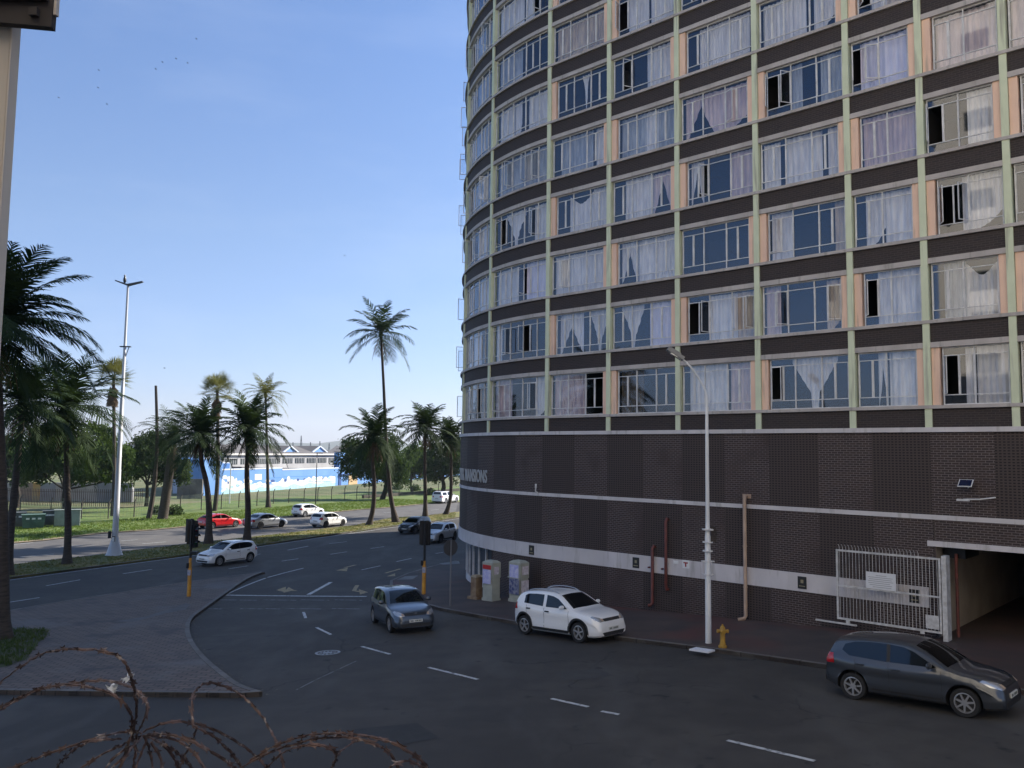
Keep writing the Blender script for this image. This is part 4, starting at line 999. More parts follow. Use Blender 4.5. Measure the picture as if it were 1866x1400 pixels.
# sloping ramp roof in front of the grey wall
b = MB(); b.hexa([H(uL+2,tb+.1,z_at(430,853,tb)), H(uR,tb+.1,z_at(600,858,tb)), H(uR,tb+2.5,z_at(600,858,tb)), H(uL+2,tb+2.5,z_at(430,853,tb)), H(uL+2,tb+.1,z_at(430,850,tb)), H(uR,tb+.1,z_at(600,856,tb)), H(uR,tb+2.5,z_at(600,856,tb)), H(uL+2,tb+2.5,z_at(430,850,tb))]); b.build('ramp_roof', M_roof, hl)
zr = ze+2.0
b = MB(); b.face([H(uL-.3,tb+.3,ze+.4), H(uR+.3,tb+.3,ze+.4), H(uR+.3,tb-7,zr), H(uL-.3,tb-7,zr)]); b.face([H(uR+.3,tb-13,ze+.4), H(uL-.3,tb-13,ze+.4), H(uL-.3,tb-7,zr), H(uR+.3,tb-7,zr)])
b.face([H(uL-.3,tb+.3,ze+.4), H(uL-.3,tb-7,zr), H(uL-.3,tb-13,ze+.4)]); b.face([H(uR+.3,tb+.3,ze+.4), H(uR+.3,tb-13,ze+.4), H(uR+.3,tb-7,zr)])
b.build('roof', M_roof, hl)
for px in (529, 582):
    uc_, _ = hpx(px, 820, tb-1); w = abs(hpx(px+12, 820, tb-1)[0]-hpx(px-12, 820, tb-1)[0])/2
    z0, z1_, z2 = ze+.4, z_at(px, 824, tb-1), z_at(px, 815, tb-1)
    b = MB(); hb(b, uc_-w, uc_+w, tb-8, tb-1, z0-.5, z1_); b.face([H(uc_-w,tb-1,z1_), H(uc_+w,tb-1,z1_), H(uc_,tb-1,z2)])
    do = b.build('dormer', M_blue, hl)
    b = MB()
    for ta, tb_, dz, mm in ((tb-8, tb-1.0, 0, M_roof), (tb-1.0, tb-.7, .06, M_bluet)):
        b = MB()
        for sg in (-1, 1): b.hexa([H(uc_+sg*(w+.4),ta,z1_-.25+dz), H(uc_,ta,z2+dz), H(uc_,tb_,z2+dz), H(uc_+sg*(w+.4),tb_,z1_-.25+dz), H(uc_+sg*(w+.4),ta,z1_+dz), H(uc_,ta,z2+.25+dz), H(uc_,tb_,z2+.25+dz), H(uc_+sg*(w+.4),tb_,z1_+dz)])
        b.build('gable_trim' if dz else 'gable_roof', mm, do)
    b = MB(); hb(b, uc_-w*.3, uc_+w*.55, tb-1, tb-.93, z0+.2, z1_-.3); b.build('dormer_window', mat('blue_shutter', (.03,.10,.34), .6), do)
# blue block and long blue wall to the right
b = MB(); u0, _ = hpx(614.5, 860); u1, _ = hpx(660, 860); hb(b, BL+.6, u1, -1.2, .1, zb, z_at(620, 825, 0)); 
b.build('blue_block', M_blue, hl)
b = MB(); hb(b, u1+.01, u1+110, -5, .0, zb, z_at(700, 862, 0)); b.build('blue_wall', M_blue, hl)
b = MB(); ud, _ = hpx(634, 875); ud2, _ = hpx(650, 875); hb(b, ud, ud2, .1, .2, zb, z_at(640,866,0)); b.build('tan_door', mat('tan_panel', (.55,.38,.20), .8, (.45,.30,.16), 1), hl)
b = MB(); hb(b, hpx(617,870)[0], hpx(621,870)[0], .1, .16, zb, z_at(619,866,0)); hb(b, hpx(617,870)[0], ud2+3, .1, .5, z_at(640,865,0), z_at(640,863,0)); b.build('canopy', M_md, hl)
# dark blue shed and concrete panel wall at its left
q = gnd(330, 905); b = MB(); 
sh = empty('blue_shed', tuple(q), 'darker blue flat-roofed shed left of the mural hall', 'shed')
def fb(b, xa, xb, yt, yb, Y, dep, mi=0):
    a = atY(xa, yb, Y); c = atY(xb, yb, Y); zt = atY((xa+xb)/2, yt, Y).z; w = V((.2, 1, 0)).normalized()*dep; z0 = -7.8
    b.hexa([V((a.x,a.y,z0)), V((c.x,c.y,z0)), V((c.x,c.y,z0))+w, V((a.x,a.y,z0))+w, V((a.x,a.y,zt)), V((c.x,c.y,zt)), V((c.x,c.y,zt))+w, V((a.x,a.y,zt))+w], mi)
fb(b, 318, 366, 845, 905, 142, 9); b.build('wall', mat('deep_blue_wall', (.05,.16,.42), .8), sh)
b = MB(); fb(b, 317, 367, 843.5, 844.9, 141.8, 9.4); b.build('roof_edge', M_bluet, sh)
b = MB(); fb(b, 326, 352, 866, 872, 141.6, .3); b.build('window', M_md, sh)
wl = empty('concrete_panel_wall', tuple(gnd(345,912)), 'grey precast concrete panel wall with curved tops in front of the blue shed', 'wall')
for k in range(4):
    b = MB(); fb(b, 322+k*11.5, 333+k*11.5, 873, 910, 128, .3); b.build('panel', mat('raw_concrete', (.20,.19,.18), .9, (.13,.125,.12), .6) if 'raw_concrete' not in bpy.data.materials else bpy.data.materials['raw_concrete'], wl)
wl = empty('whitewashed_wall', tuple(gnd(100,920)), 'stained whitish boundary wall with an orange patch under the leafy tree', 'wall')
cols_ = [(-60,30,'w'),(30,58,'t'),(58,72,'o'),(72,100,'g'),(100,176,'w'),(176,240,'g')]
MW = {'w': mat('stained_white', (.55,.50,.46), .85, (.40,.36,.33), .5), 't': mat('tan_plaster', (.42,.30,.22), .85, (.32,.24,.18), .5), 'o': mat('orange_paint', (.60,.33,.09), .8, (.5,.38,.2), .8), 'g': mat('grey_plaster', (.36,.36,.38), .85, (.26,.26,.28), .5)}
for xa, xb, c in cols_:
    b = MB(); fb(b, xa, xb-.3, 880, 918, 118, .4); b.build('panel', MW[c], wl)

# bins and cabinets on the far verge
def bin_(px, py, w, d, h, label, M, seed, rz):
    p = gnd(px, py, .06); t = empty('rubbish_skip', tuple(p), label, 'skip', 'skips and cabinets on the far verge')
    Rm = Matrix.Rotation(rz, 3, 'Z')
    P = [p+Rm @ V(q) for q in ((-w/2*.88,-d/2*.85,.1),(w/2*.88,-d/2*.85,.1),(w/2*.88,d/2*.85,.1),(-w/2*.88,d/2*.85,.1),(-w/2,-d/2,h),(w/2,-d/2,h),(w/2,d/2,h),(-w/2,d/2,h))]
    b = MB(); b.hexa(P); b.build('tub', M, t)
    b = MB(); b.box(p+V((0,0,h+.03)), (w+.1,d+.1,.06), rz); 
    for k in range(4): b.box(p+Rm @ V((-w/2*.9+w*.9*k/3.3+.1,-d/2*.97,h*.55)), (.08,.06,h*.8), rz)
    b.box(p+Rm @ V((0,-d/2*.98,h*.5)), (w*.96,.06,.08), rz); b.build('rim', M, t)
    b = MB()
    rr = random.Random(seed)
    for k in range(3): b.box(p+Rm @ V((-w*.25+w*.25*k,-d/2*1.02,h*.75)), (.28,.03,.16), rz)
    b.build('label_plate', M_white, t)
M_bin = mat('green_skip', (.10,.17,.14), .7, (.06,.11,.09), 2); M_bin2 = mat('grey_skip', (.12,.13,.13), .7, (.07,.08,.08), 2); M_cab = mat('pale_grey_cabinet', (.30,.34,.31), .7, (.24,.27,.25), 2)
bin_(60, 963, 1.9, 1.3, 1.25, 'green skip with white patches among the grey containers at far left', M_bin, 1, .55)
bin_(25, 961, 1.9, 1.3, 1.35, 'dark grey skip left of the green skip', M_bin2, 2, .55)
bin_(90, 958, 1.2, 1.2, 1.4, 'dark narrow skip between the green skip and the pale cabinet', M_bin2, 3, .55)
p = gnd(122, 959, .06); t = empty('switch_cabinet', tuple(p), 'pale grey-green switch cabinet behind the median palm trunk', 'cabinet', 'skips and cabinets on the far verge')
b = MB(); b.box(p+V((0,0,.78)), (2.2,.8,1.5), .45); b.build('cabinet_body', M_cab, t)
b = MB(); Rm = Matrix.Rotation(.45,3,'Z'); b.box(p+V((0,0,1.56)), (2.35,.95,.06), .45)
for sx in (-.55, .55): b.box(p+Rm @ V((sx,-.41,.78)), (1.0,.03,1.3), .45)
b.build('cabinet_door', M_cab, t)
# ------------------------------------------------------------------ vehicles
def interp(T, x):
    if x <= T[0][0]: return T[0][1]
    for i in range(len(T)-1):
        if x <= T[i+1][0]:
            a, c = T[i], T[i+1]; return a[1]+(c[1]-a[1])*(x-a[0])/(c[0]-a[0])
    return T[-1][1]
def smoothtab(T, n=5):
    P = catmull([V((a, b, 0)) for a, b in T], n); return [(p.x, p.y) for p in P]
def paint(name, c, metal=0, rough=.28): 
    return mat(name, c, rough, metal=metal, coat=1)
P_WHITE = paint('white_car_paint', (.84, .84, .84)); P_GREY = paint('graphite_car_paint', (.055, .062, .075), .5, .35); P_GREY2 = paint('grey_car_paint', (.060, .072, .092), .5, .35)
P_RED = paint('red_car_paint', (.55, .012, .015)); P_SILV = paint('silver_car_paint', (.40, .41, .43), .6); P_BLK = mat('black_car_paint', (.006, .006, .008), .25, coat=.3); P_SILW = paint('pale_silver_car_paint', (.52, .54, .57), .3)
M_trim = mat('black_trim', (.022, .022, .024), .6); M_alloy = mat('alloy_rim', (.50, .50, .52), .35, metal=.7); M_alloyd = mat('dark_rim', (.06,.06,.065), .4, metal=.5)
M_tail = mat('red_lamp', (.45, .01, .015), .2, coat=1); M_plate = mat('number_plate', (.60, .60, .58), .5); M_print = mat('plate_print', (.06, .08, .06), .6); M_chrome = mat('chrome', (.7, .7, .72), .15, metal=1)
M_cabin = mat('car_cabin', (.02, .02, .022), .9); M_refl = mat('headlamp_reflector', (.55, .56, .58), .2, metal=.6)
T_HATCH = dict(L=3.97, W=.841, wb=(.78, 3.25), r=.312,
    top=[(0,.47),(.015,.62),(.06,.72),(.22,.81),(.55,.90),(1.00,.985),(1.38,1.20),(1.80,1.40),(2.20,1.462),(2.75,1.470),(3.25,1.440),(3.62,1.385),(3.74,1.24),(3.86,1.04),(3.92,.90),(3.97,.55)],
    belt=[(0,.45),(.3,.72),(1.0,.93),(2.,.94),(3.2,.985),(3.7,1.03),(3.9,.9),(3.97,.5)], plan=[(0,.60),(.06,.69),(.25,.775),(.6,.82),(1.2,.841),(3.0,.841),(3.5,.81),(3.8,.76),(3.93,.70),(3.97,.64)],
    win=[[(1.30,.985),(1.50,1.10),(1.78,1.26),(2.02,1.345),(2.33,1.375),(2.33,.985)], [(2.41,.985),(2.41,1.378),(2.8,1.38),(3.15,1.355),(3.40,1.28),(3.48,1.14),(3.30,1.03)]],
    ws=(1.10,1.80), rw=(3.61,3.86), seams=[1.22, 2.37, 3.15])
T_SUV = dict(L=4.08, W=.865, wb=(.86, 3.45), r=.335,
    top=[(0,.50),(.02,.66),(.12,.82),(.32,.92),(.65,1.0),(1.08,1.07),(1.45,1.27),(1.82,1.47),(2.2,1.555),(2.8,1.575),(3.35,1.53),(3.68,1.46),(3.86,1.28),(3.99,1.05),(4.05,.85),(4.08,.6)],
    belt=[(0,.5),(.3,.82),(1.05,1.01),(2.,1.03),(3.3,1.08),(3.8,1.12),(4.0,.95),(4.08,.6)], plan=[(0,.62),(.06,.71),(.25,.80),(.6,.85),(1.2,.865),(3.1,.865),(3.6,.84),(3.9,.78),(4.03,.71),(4.08,.66)],
    win=[[(1.36,1.06),(1.55,1.20),(1.82,1.36),(2.06,1.43),(2.36,1.46),(2.36,1.06)], [(2.50,1.07),(2.50,1.46),(2.9,1.46),(3.26,1.44),(3.42,1.38),(3.44,1.12)]],
    ws=(1.16,1.83), rw=(3.74,3.97), seams=[1.28, 2.43, 3.3])
T_SEDAN = dict(L=4.45, W=.86, wb=(.88, 3.5), r=.315,
    top=[(0,.47),(.02,.58),(.12,.68),(.4,.80),(.8,.90),(1.2,.96),(1.6,1.17),(2.05,1.37),(2.5,1.44),(2.95,1.43),(3.35,1.34),(3.75,1.12),(3.98,1.03),(4.3,1.0),(4.40,.90),(4.45,.55)],
    belt=[(0,.45),(.35,.70),(1.15,.90),(2.,.92),(3.6,.97),(4.2,.92),(4.4,.8),(4.45,.5)], plan=[(0,.60),(.06,.69),(.28,.78),(.7,.83),(1.3,.86),(3.2,.86),(3.9,.83),(4.3,.77),(4.42,.70),(4.45,.64)],
    win=[[(1.50,.955),(1.75,1.12),(2.05,1.27),(2.3,1.345),(2.52,1.36),(2.52,.96)], [(2.59,.96),(2.59,1.362),(2.9,1.355),(3.25,1.27),(3.58,1.06),(3.45,1.0)]],
    ws=(1.28,2.05), rw=(3.38,3.86), seams=[1.42, 2.55, 3.35])
T_PICK = dict(L=5.2, W=.90, wb=(.95, 4.0), r=.37,
    top=[(0,.60),(.03,.80),(.15,.98),(.5,1.06),(1.1,1.12),(1.5,1.16),(1.9,1.40),(2.3,1.66),(2.7,1.74),(3.4,1.76),(4.2,1.77),(4.9,1.75),(5.10,1.60),(5.18,1.15),(5.2,.62)],
    belt=[(0,.6),(.4,.95),(1.5,1.1),(3,1.12),(4.9,1.14),(5.15,1.0),(5.2,.62)], plan=[(0,.68),(.06,.76),(.25,.84),(.7,.88),(1.3,.90),(4.8,.90),(5.1,.87),(5.2,.80)],
    win=[[(1.75,1.16),(2.0,1.36),(2.3,1.55),(2.6,1.62),(2.8,1.64),(2.8,1.16)],[(2.88,1.16),(2.88,1.64),(3.4,1.64),(3.5,1.2)],[(3.7,1.22),(3.7,1.62),(4.8,1.62),(4.85,1.22)]],
    ws=(1.58,2.3), rw=(5.02,5.16), seams=[1.65, 2.84, 3.6])
def sub(T, **k): d = dict(T); d.update(k); return d
def vehicle(name, T, P, wheelpx, near, label, group='cars on the roads', rim=M_alloy, heading=None, body_col=None, cladding=False, rails=False, spokes=7, cat='car', plate=True, taillit=False, handle=None):
    """wheelpx: (front px, rear px) contacts of the two wheels on the visible side; near: +1 if that side is the car's left"""
    L, W, (xf, xr), r = T['L'], T['W'], T['wb'], T['r']
    f, q = gnd(*wheelpx[0]), gnd(*wheelpx[1])
    if heading is None: hd = (f-q); hd = math.atan2(hd.y, hd.x)
    else: hd = radians(heading)
    fwd = V((cos(hd), sin(hd), 0)); lf = V((-sin(hd), cos(hd), 0))
    mid = (f+q)/2; cen = mid - lf*near*(W-.10)       # centre line under mid wheelbase
    gf = cen + fwd*(xr-xf)/2; gr = cen - fwd*(xr-xf)/2
    zf, zr = G(gf.x, gf.y), G(gr.x, gr.y); pitch = math.atan2(zf-zr, xr-xf)
    gl, gg = cen+lf*W, cen-lf*W; roll = math.atan2(G(gl.x, gl.y)-G(gg.x, gg.y), 2*W)
    xa = (fwd*cos(pitch)+V((0,0,sin(pitch)))).normalized(); ya = (lf*cos(roll)+V((0,0,sin(roll)))); ya = (ya-xa*ya.dot(xa)).normalized(); za = xa.cross(ya)
    O = V((cen.x, cen.y, (zf+zr)/2+.004)); xm = (xf+xr)/2
    def Wd(p): return O + xa*(xm-p[0]) + ya*p[1] + za*p[2]     # car coords: x back from nose, y left, z up
    root = empty(name, tuple(O), label, cat, group)
    top, belt, plan = smoothtab(T['top']), smoothtab(T['belt']), smoothtab(T['plan'])
    sillz = [(0,.24),(.3,.20),(L-.4,.20),(L,.34)]
    xs = sorted(set([round(L*k/58, 4) for k in range(59)]+[.01, .04, L-.01, L-.04, L-.08]))
    bm = bmesh.new(); rings = []
    for x in xs:
        zt = interp(top, x); w = interp(plan, x); zs = interp(sillz, x); zb = min(interp(belt, x), zt-.07); w_ = w-.03
        gh = max(0, zt-.09-zb); y6 = w_-.02-.30*gh
        pts = [(w-.10, zs), (w-.02, zs+.06), (w, zs+.15), (w+.010, zs+.17+.12*(zb-zs)), (w-.016, zs+.19+.26*(zb-zs)), (w-.008, (zs+zb)/2+.10), (w+.004, zb-.13), (w-.012, zb-.09), (w_, zb-.02), (w_-.018, zb+.01), ((w_-.02+y6)/2, zb+.01+gh*.5), (y6, zb+.012+gh), (y6-.06, zt-.035), (y6*.72, zt-.012), (y6*.36, zt-.002), (0, zt)]
        ring = [bm.verts.new((x, y, z)) for y, z in pts] + [bm.verts.new((x, -y, z)) for y, z in reversed(pts[:-1])]
        rings.append(ring)
    n = len(rings[0])
    for a, c in zip(rings, rings[1:]):
        for i in range(n): bm.faces.new((a[i], a[(i+1) % n], c[(i+1) % n], c[i]))
    bm.faces.new(list(reversed(rings[0]))); bm.faces.new(rings[-1])
    bmesh.ops.recalc_face_normals(bm, faces=bm.faces)
    bvh = BVHTree.FromBMesh(bm)
    me = bpy.data.meshes.new('body'); bm.to_mesh(me); bm.free(); me.materials.append(body_col or P); me.materials.append(M_trim)
    o = bpy.data.objects.new('body', me); col.objects.link(o)
    # wheel wells cut out
    cb = bmesh.new()
    for x in (xf, xr):
        for sy in (1, -1):
            m4 = Matrix.Translation((x, sy*(W-.10), r+.02)) @ Matrix.Rotation(pi/2, 4, 'X')
            bmesh.ops.create_cone(cb, cap_ends=True, segments=28, radius1=r+.065, radius2=r+.065, depth=.42, matrix=m4)
    cm = bpy.data.meshes.new('cut'); cb.to_mesh(cm); cb.free(); cm.materials.append(M_trim); cm.materials.append(M_trim)
    for p_ in cm.polygons: p_.material_index = 1
    co = bpy.data.objects.new('cut', cm); col.objects.link(co)
    md = o.modifiers.new('b', 'BOOLEAN'); md.operation = 'DIFFERENCE'; md.object = co; md.solver = 'EXACT'; md.material_mode = 'INDEX'
    bpy.context.view_layer.update()
    me2 = bpy.data.meshes.new_from_object(o.evaluated_get(bpy.context.evaluated_depsgraph_get()))
    col.objects.unlink(co); bpy.data.objects.remove(co); col.objects.unlink(o); bpy.data.objects.remove(o)
    b = MB(); b.v = [Wd(v.co) for v in me2.vertices]; b.f = [tuple(reversed(p_.vertices)) for p_ in me2.polygons]; b.uv = [None]*len(b.f); b.mi = [min(1, p_.material_index) for p_ in me2.polygons]
    if Wd((1,0,0)).x is not None:
        det = xa.cross(ya).dot(za)
        b.f = [tuple(p_.vertices) for p_ in me2.polygons] if False else b.f
    body = b.build('body', [body_col or P, M_trim], root, smooth=True, sharp=32)
    # panels projected on to the body
    def panel(b, outline, axis, off=.006, mi=0, step=.07, side=1):
        P2 = densify([V(p) for p in outline], step); vs = list(P2)
        x = min(p.x for p in P2)+step/2
        while x < max(p.x for p in P2):
            y = min(p.y for p in P2)+step/2
            while y < max(p.y for p in P2):
                if inpoly(x, y, P2) and min((V((x, y))-p).length for p in P2) > step*.4: vs.append(V((x, y)))
                y += step
            x += step
        res = delaunay_2d_cdt(vs, [], [list(range(len(P2)))], 1, 1e-5); idx = {}; base = len(b.v)
        for i, p in enumerate(res[0]):
            if axis == 'Y': o_, d_ = V((p.x, 3*side, p.y)), V((0,-side,0))
            elif axis == 'Z': o_, d_ = V((p.x, p.y, 4)), V((0,0,-1))
            elif axis == 'F': o_, d_ = V((-2, p.x, p.y)), V((1,0,0))
            else: o_, d_ = V((L+2, p.x, p.y)), V((-1,0,0))
            h = bvh.ray_cast(o_, d_)
            if h[0] is None: continue
            nr = h[1]; nr = -nr if nr.dot(d_) > 0 else nr
            idx[i] = len(b.v); b.v.append(Wd(h[0]+nr*off))
        for f_ in res[2]:
            if all(i in idx for i in f_):
                t = [idx[i] for i in f_]; b.f.append(tuple(t)); b.uv.append(None); b.mi.append(mi)
    # side glass
    for sd in (1, -1):
        for wn in T['win']:
            b = MB(); panel(b, wn, 'Y', .004, side=sd); b.build('side_window', M_cglass, root, smooth=True)
        b = MB()
        for x in T['seams']: panel(b, [(x-.006,.32),(x+.006,.32),(x+.006,interp(belt,x)-.02),(x-.006,interp(belt,x)-.02)], 'Y', .003, side=sd, step=.1)
        panel(b, [(xf+r+.15,.30),(xr-r-.15,.30),(xr-r-.15,.345),(xf+r+.15,.345)], 'Y', .006, side=sd, step=.2)
        w0, w1 = T['win'][0], T['win'][1]
        if not cladding: panel(b, [(w0[-1][0]-.005, w0[-1][1]), (w1[0][0]+.005, w0[-1][1]), (w1[0][0]+.005, w0[-2][1]), (w0[-1][0]-.005, w0[-2][1])], 'Y', .003, side=sd, step=.1)
        b.build('door_seam', M_trim, root)
        for k, x in enumerate((T['seams'][1]-.16, T['seams'][2]-.12 if len(T['win']) < 3 else T['seams'][2]-.16)):
            z = interp(belt, x)-.12; yy = interp(plan, x)
            b = MB(); 
            for q in range(1): b.hexa([Wd((x-.09,sd*(yy-.005),z-.02)), Wd((x+.09,sd*(yy-.005),z-.02)), Wd((x+.09,sd*(yy+.035),z-.02)), Wd((x-.09,sd*(yy+.035),z-.02)), Wd((x-.09,sd*(yy-.005),z+.02)), Wd((x+.09,sd*(yy-.005),z+.02)), Wd((x+.09,sd*(yy+.035),z+.02)), Wd((x-.09,sd*(yy+.035),z+.02))])
            b.build('door_handle', handle or M_trim, root)
        x = T['win'][0][0][0]+.12; z = T['win'][0][0][1]+.06; yy = interp(plan, x)
        b = MB(); c_ = Wd((x, sd*(yy+.10), z))
        Rm = Matrix((-xa, ya, za)).transposed()
        for k, (sx_, sz_) in enumerate(((0,0),)): 
            prof = [(0,-.10),(.05,-.09),(.075,-.04),(.08,.03),(.06,.09),(0,.10)]
            base = len(b.v)
            for rr_, hh in prof:
                for q2 in range(10): b.v.append(c_ + Rm @ V((rr_*cos(q2*.6283)*.75, hh*1.05, rr_*sin(q2*.6283)*.95)))
            for j in range(len(prof)-1):
                for q2 in range(10): b.f.append((base+j*10+q2, base+j*10+(q2+1) % 10, base+(j+1)*10+(q2+1) % 10, base+(j+1)*10+q2)); b.uv.append(None); b.mi.append(0)
        b.tube([Wd((x, sd*(yy-.06), z-.05)), c_], .02, 5, 1)
        b.build('wing_mirror', [P if not cladding else P, M_trim], root, smooth=True)
        # head and tail lamps
        zl = interp(top, .22)
        b = MB(); ol = [(sd*.40, zl-.15), (sd*.60, zl-.17), (sd*.735, zl-.11), (sd*.76, zl-.015), (sd*.70, zl+.015), (sd*.52, zl-.04)]
        panel(b, ol, 'F', .006, 0, .05); b.build('headlight', M_refl, root, smooth=True); 
        hb_ = MB(); panel(hb_, [(sd*.42, zl-.14), (sd*.52, zl-.15), (sd*.54, zl-.06), (sd*.46, zl-.07)], 'F', .010, 0, .05)
        hb_.build('indicator', mat('amber_lamp', (.40,.30,.22), .3) if 'amber_lamp' not in bpy.data.materials else bpy.data.materials['amber_lamp'], root)
        zr_ = interp(belt, L-.2)
        b = MB(); 
        panel(b, [(sd*.50, zr_-.22), (sd*.73, zr_-.22), (sd*.74, zr_+.02), (sd*.54, zr_-.02)], 'R', .008, 0, .05)
        panel(b, [(L-.30, zr_-.20), (L-.06, zr_-.22), (L-.10, zr_+.03), (L-.27, zr_+.02)], 'Y', .008, 0, .05, side=sd)
        b.build('tail_light', M_tail, root, smooth=True)
    # windscreen and rear window
    a, c = T['ws']; yb, yt = T['W']*.80, T['W']*.62
    b = MB(); panel(b, [(a,-yb),(a-.03,0),(a,yb),(c,yt),(c+.02,0),(c,-yt)], 'Z', .005, 0, .1); b.build('windscreen', M_cglass, root, smooth=True)
    a, c = T['rw']; za_, zc_ = interp(top, c)+.02, interp(top, a)-.02
    b = MB(); panel(b, [(-yb*.9,za_),(yb*.9,za_),(yt*1.0,zc_),(-yt*1.0,zc_)], 'R', .006, 0, .08); b.build('rear_window', M_cglass, root, smooth=True)
    # grille, lower intake, plates, badge
    zg = interp(top, .12)
    b = MB(); panel(b, [(-.40,zg-.10),(.40,zg-.10),(.44,zg-.01),(-.44,zg-.01)], 'F', .006, 0, .06); b.build('grille', M_trim, root)
    b = MB(); panel(b, [(-.50,.27),(.50,.27),(.58,.38),(-.58,.38)], 'F', .006, 0, .06); b.build('lower_intake', M_trim, root)
    if cladding:
        b = MB(); panel(b, [(-.62,.245),(.62,.245),(.60,.27),(-.60,.27)], 'F', .008, 0, .06); b.build('skid_plate', M_chrome, root)
    b = MB(); panel(b, [(-.80*W,.25),(.80*W,.25),(.80*W,.36),(-.80*W,.36)], 'R', .006, 0, .06); b.build('rear_skirt', M_trim, root)
    def slab(b, x, y0, y1, z0, z1, th, mi=0):
        b.hexa([Wd((x,y0,z0)), Wd((x+th,y0,z0)), Wd((x+th,y1,z0)), Wd((x,y1,z0)), Wd((x,y0,z1)), Wd((x+th,y0,z1)), Wd((x+th,y1,z1)), Wd((x,y1,z1))], mi)
    b = MB(); slab(b, -.022, -.25, .25, .43, .53, .03, 0)
    for k in range(7):
        if k != 2: slab(b, -.026, -.21+.062*k, -.21+.062*k+.036, .453, .507, .004, 1)
    b.build('number_plate', [M_plate, M_print], root)
    zq = .62 if L < 4.4 else .70
    b = MB(); slab(b, L-.008, -.25, .25, zq, zq+.10, .03, 0); 
    for k in range(7):
        if k != 2: slab(b, L+.022, -.21+.062*k, -.21+.062*k+.036, zq+.023, zq+.077, .004, 1)
    b.build('number_plate', [M_plate, M_print], root)
    h = bvh.ray_cast(V((-2,0,zg-.05)), V((1,0,0)))[0]
    b = MB(); c_ = Wd((h.x-.02, 0, zg-.05))
    for k in range(16):
        a0_, a1_ = k*pi/8, (k+1)*pi/8
        for r0, r1 in ((.035,.058),): b.face([c_+(ya*cos(a0_)+za*sin(a0_))*r0, c_+(ya*cos(a1_)+za*sin(a1_))*r0, c_+(ya*cos(a1_)+za*sin(a1_))*r1, c_+(ya*cos(a0_)+za*sin(a0_))*r1])
    for sg in (-1, 1): b.face([c_+ya*(-.028*sg)+za*.022, c_+ya*(-.015*sg)+za*.026, c_+ya*(.006*sg)-za*.03, c_-ya*(.006*sg)*0-za*.03])
    b.build('badge', M_chrome, root)
    if cladding:
        for sd in (1, -1):
            b = MB()
            for x in (xf, xr):
                for k in range(16):
                    a0_, a1_ = -.15+(pi+.3)*k/16, -.15+(pi+.3)*(k+1)/16; pr = []
                    for rr_, aa_ in ((r+.055,a0_),(r+.125,a0_),(r+.125,a1_),(r+.055,a1_)):
                        hx, hz = x+rr_*cos(aa_), r+.02+rr_*sin(aa_); hit = bvh.ray_cast(V((hx, 3*sd, max(.23, hz))), V((0,-sd,0)))[0]
                        pr.append(Wd((hx, (hit.y if hit else sd*W)+sd*.012, max(.23, hz))))
                    b.face(pr)
            panel(b, [(xf+r+.1,.27),(xr-r-.1,.27),(xr-r-.1,.36),(xf+r+.1,.36)], 'Y', .02, side=sd, step=.3)
            b.build('arch_cladding', M_trim, root)
    if rails:
        for sd in (1, -1):
            b = MB(); pr = []
            for k in range(9):
                x = 1.95+1.55*k/8; hit = bvh.ray_cast(V((x, sd*.52, 4)), V((0,0,-1)))[0]; pr.append(Wd((x, sd*.52, hit.z+.06*sin(pi*k/8)**.4+.005)))
            b.tube(pr, .018, 6); b.build('roof_rail', M_alloy, root, smooth=True)
    b = MB(); hit = bvh.ray_cast(V((3.0 if L < 4.3 else 3.1, 0, 4)), V((0,0,-1)))[0]; b.tube([Wd(hit), Wd(hit+V((.16,0,.20)))], .006, 4); b.build('aerial', M_trim, root)
    # cabin floor and seats glimpsed through the glass
    # wheels
    for x in (xf, xr):
        for sd in (1, -1):
            c_ = V((x, sd*(W-.12), r)); b = MB(); n2 = 28
            prof = [(r*.68,-.085),(r*.72,-.10),(r*.94,-.10),(r,-.07),(r,.07),(r*.94,.10),(r*.72,.10),(r*.70,.085),(r*.68,.06)]
            base = 0
            for rr_, hh in prof:
                for q2 in range(n2): b.v.append(Wd(c_+V((rr_*cos(2*pi*q2/n2), hh*sd, rr_*sin(2*pi*q2/n2)))))
            for j in range(len(prof)-1):
                for q2 in range(n2): b.f.append((j*n2+q2, j*n2+(q2+1) % n2, (j+1)*n2+(q2+1) % n2, (j+1)*n2+q2)); b.uv.append(None); b.mi.append(0)
            wo = b.build('wheel', M_rubber, root, smooth=True)
            b = MB(); R1 = r*.72
            def rp(rad, an, hh): return Wd(c_+V((rad*cos(an), hh*sd, rad*sin(an))))
            for k in range(n2):
                a0_, a1_ = 2*pi*k/n2, 2*pi*(k+1)/n2
                b.face([rp(R1,a0_,.088), rp(R1,a1_,.088), rp(R1*.88,a1_,.092), rp(R1*.88,a0_,.092)], mi=0); b.face([rp(R1*.88,a0_,.092), rp(R1*.88,a1_,.092), rp(R1*.86,a1_,.03), rp(R1*.86,a0_,.03)], mi=0)
                b.face([rp(R1*.87,a0_,.03), rp(R1*.87,a1_,.03), rp(0,0,.03)], mi=1)
            for k in range(spokes):
                a_ = 2*pi*k/spokes+.3; wd = 2.1/spokes*.42
                b.hexa([rp(.03,a_-1.0,.055), rp(R1*.9,a_-wd*.55,.04), rp(R1*.9,a_+wd*.55,.04), rp(.03,a_+1.0,.055), rp(.03,a_-1.0,.085), rp(R1*.9,a_-wd*.55,.09), rp(R1*.9,a_+wd*.55,.09), rp(.03,a_+1.0,.085)], mi=0)
            b.face([rp(.045, 2*pi*k/10, .09) for k in range(10)], mi=0)
            b.build('rim', [rim, M_trim], wo)
    return root
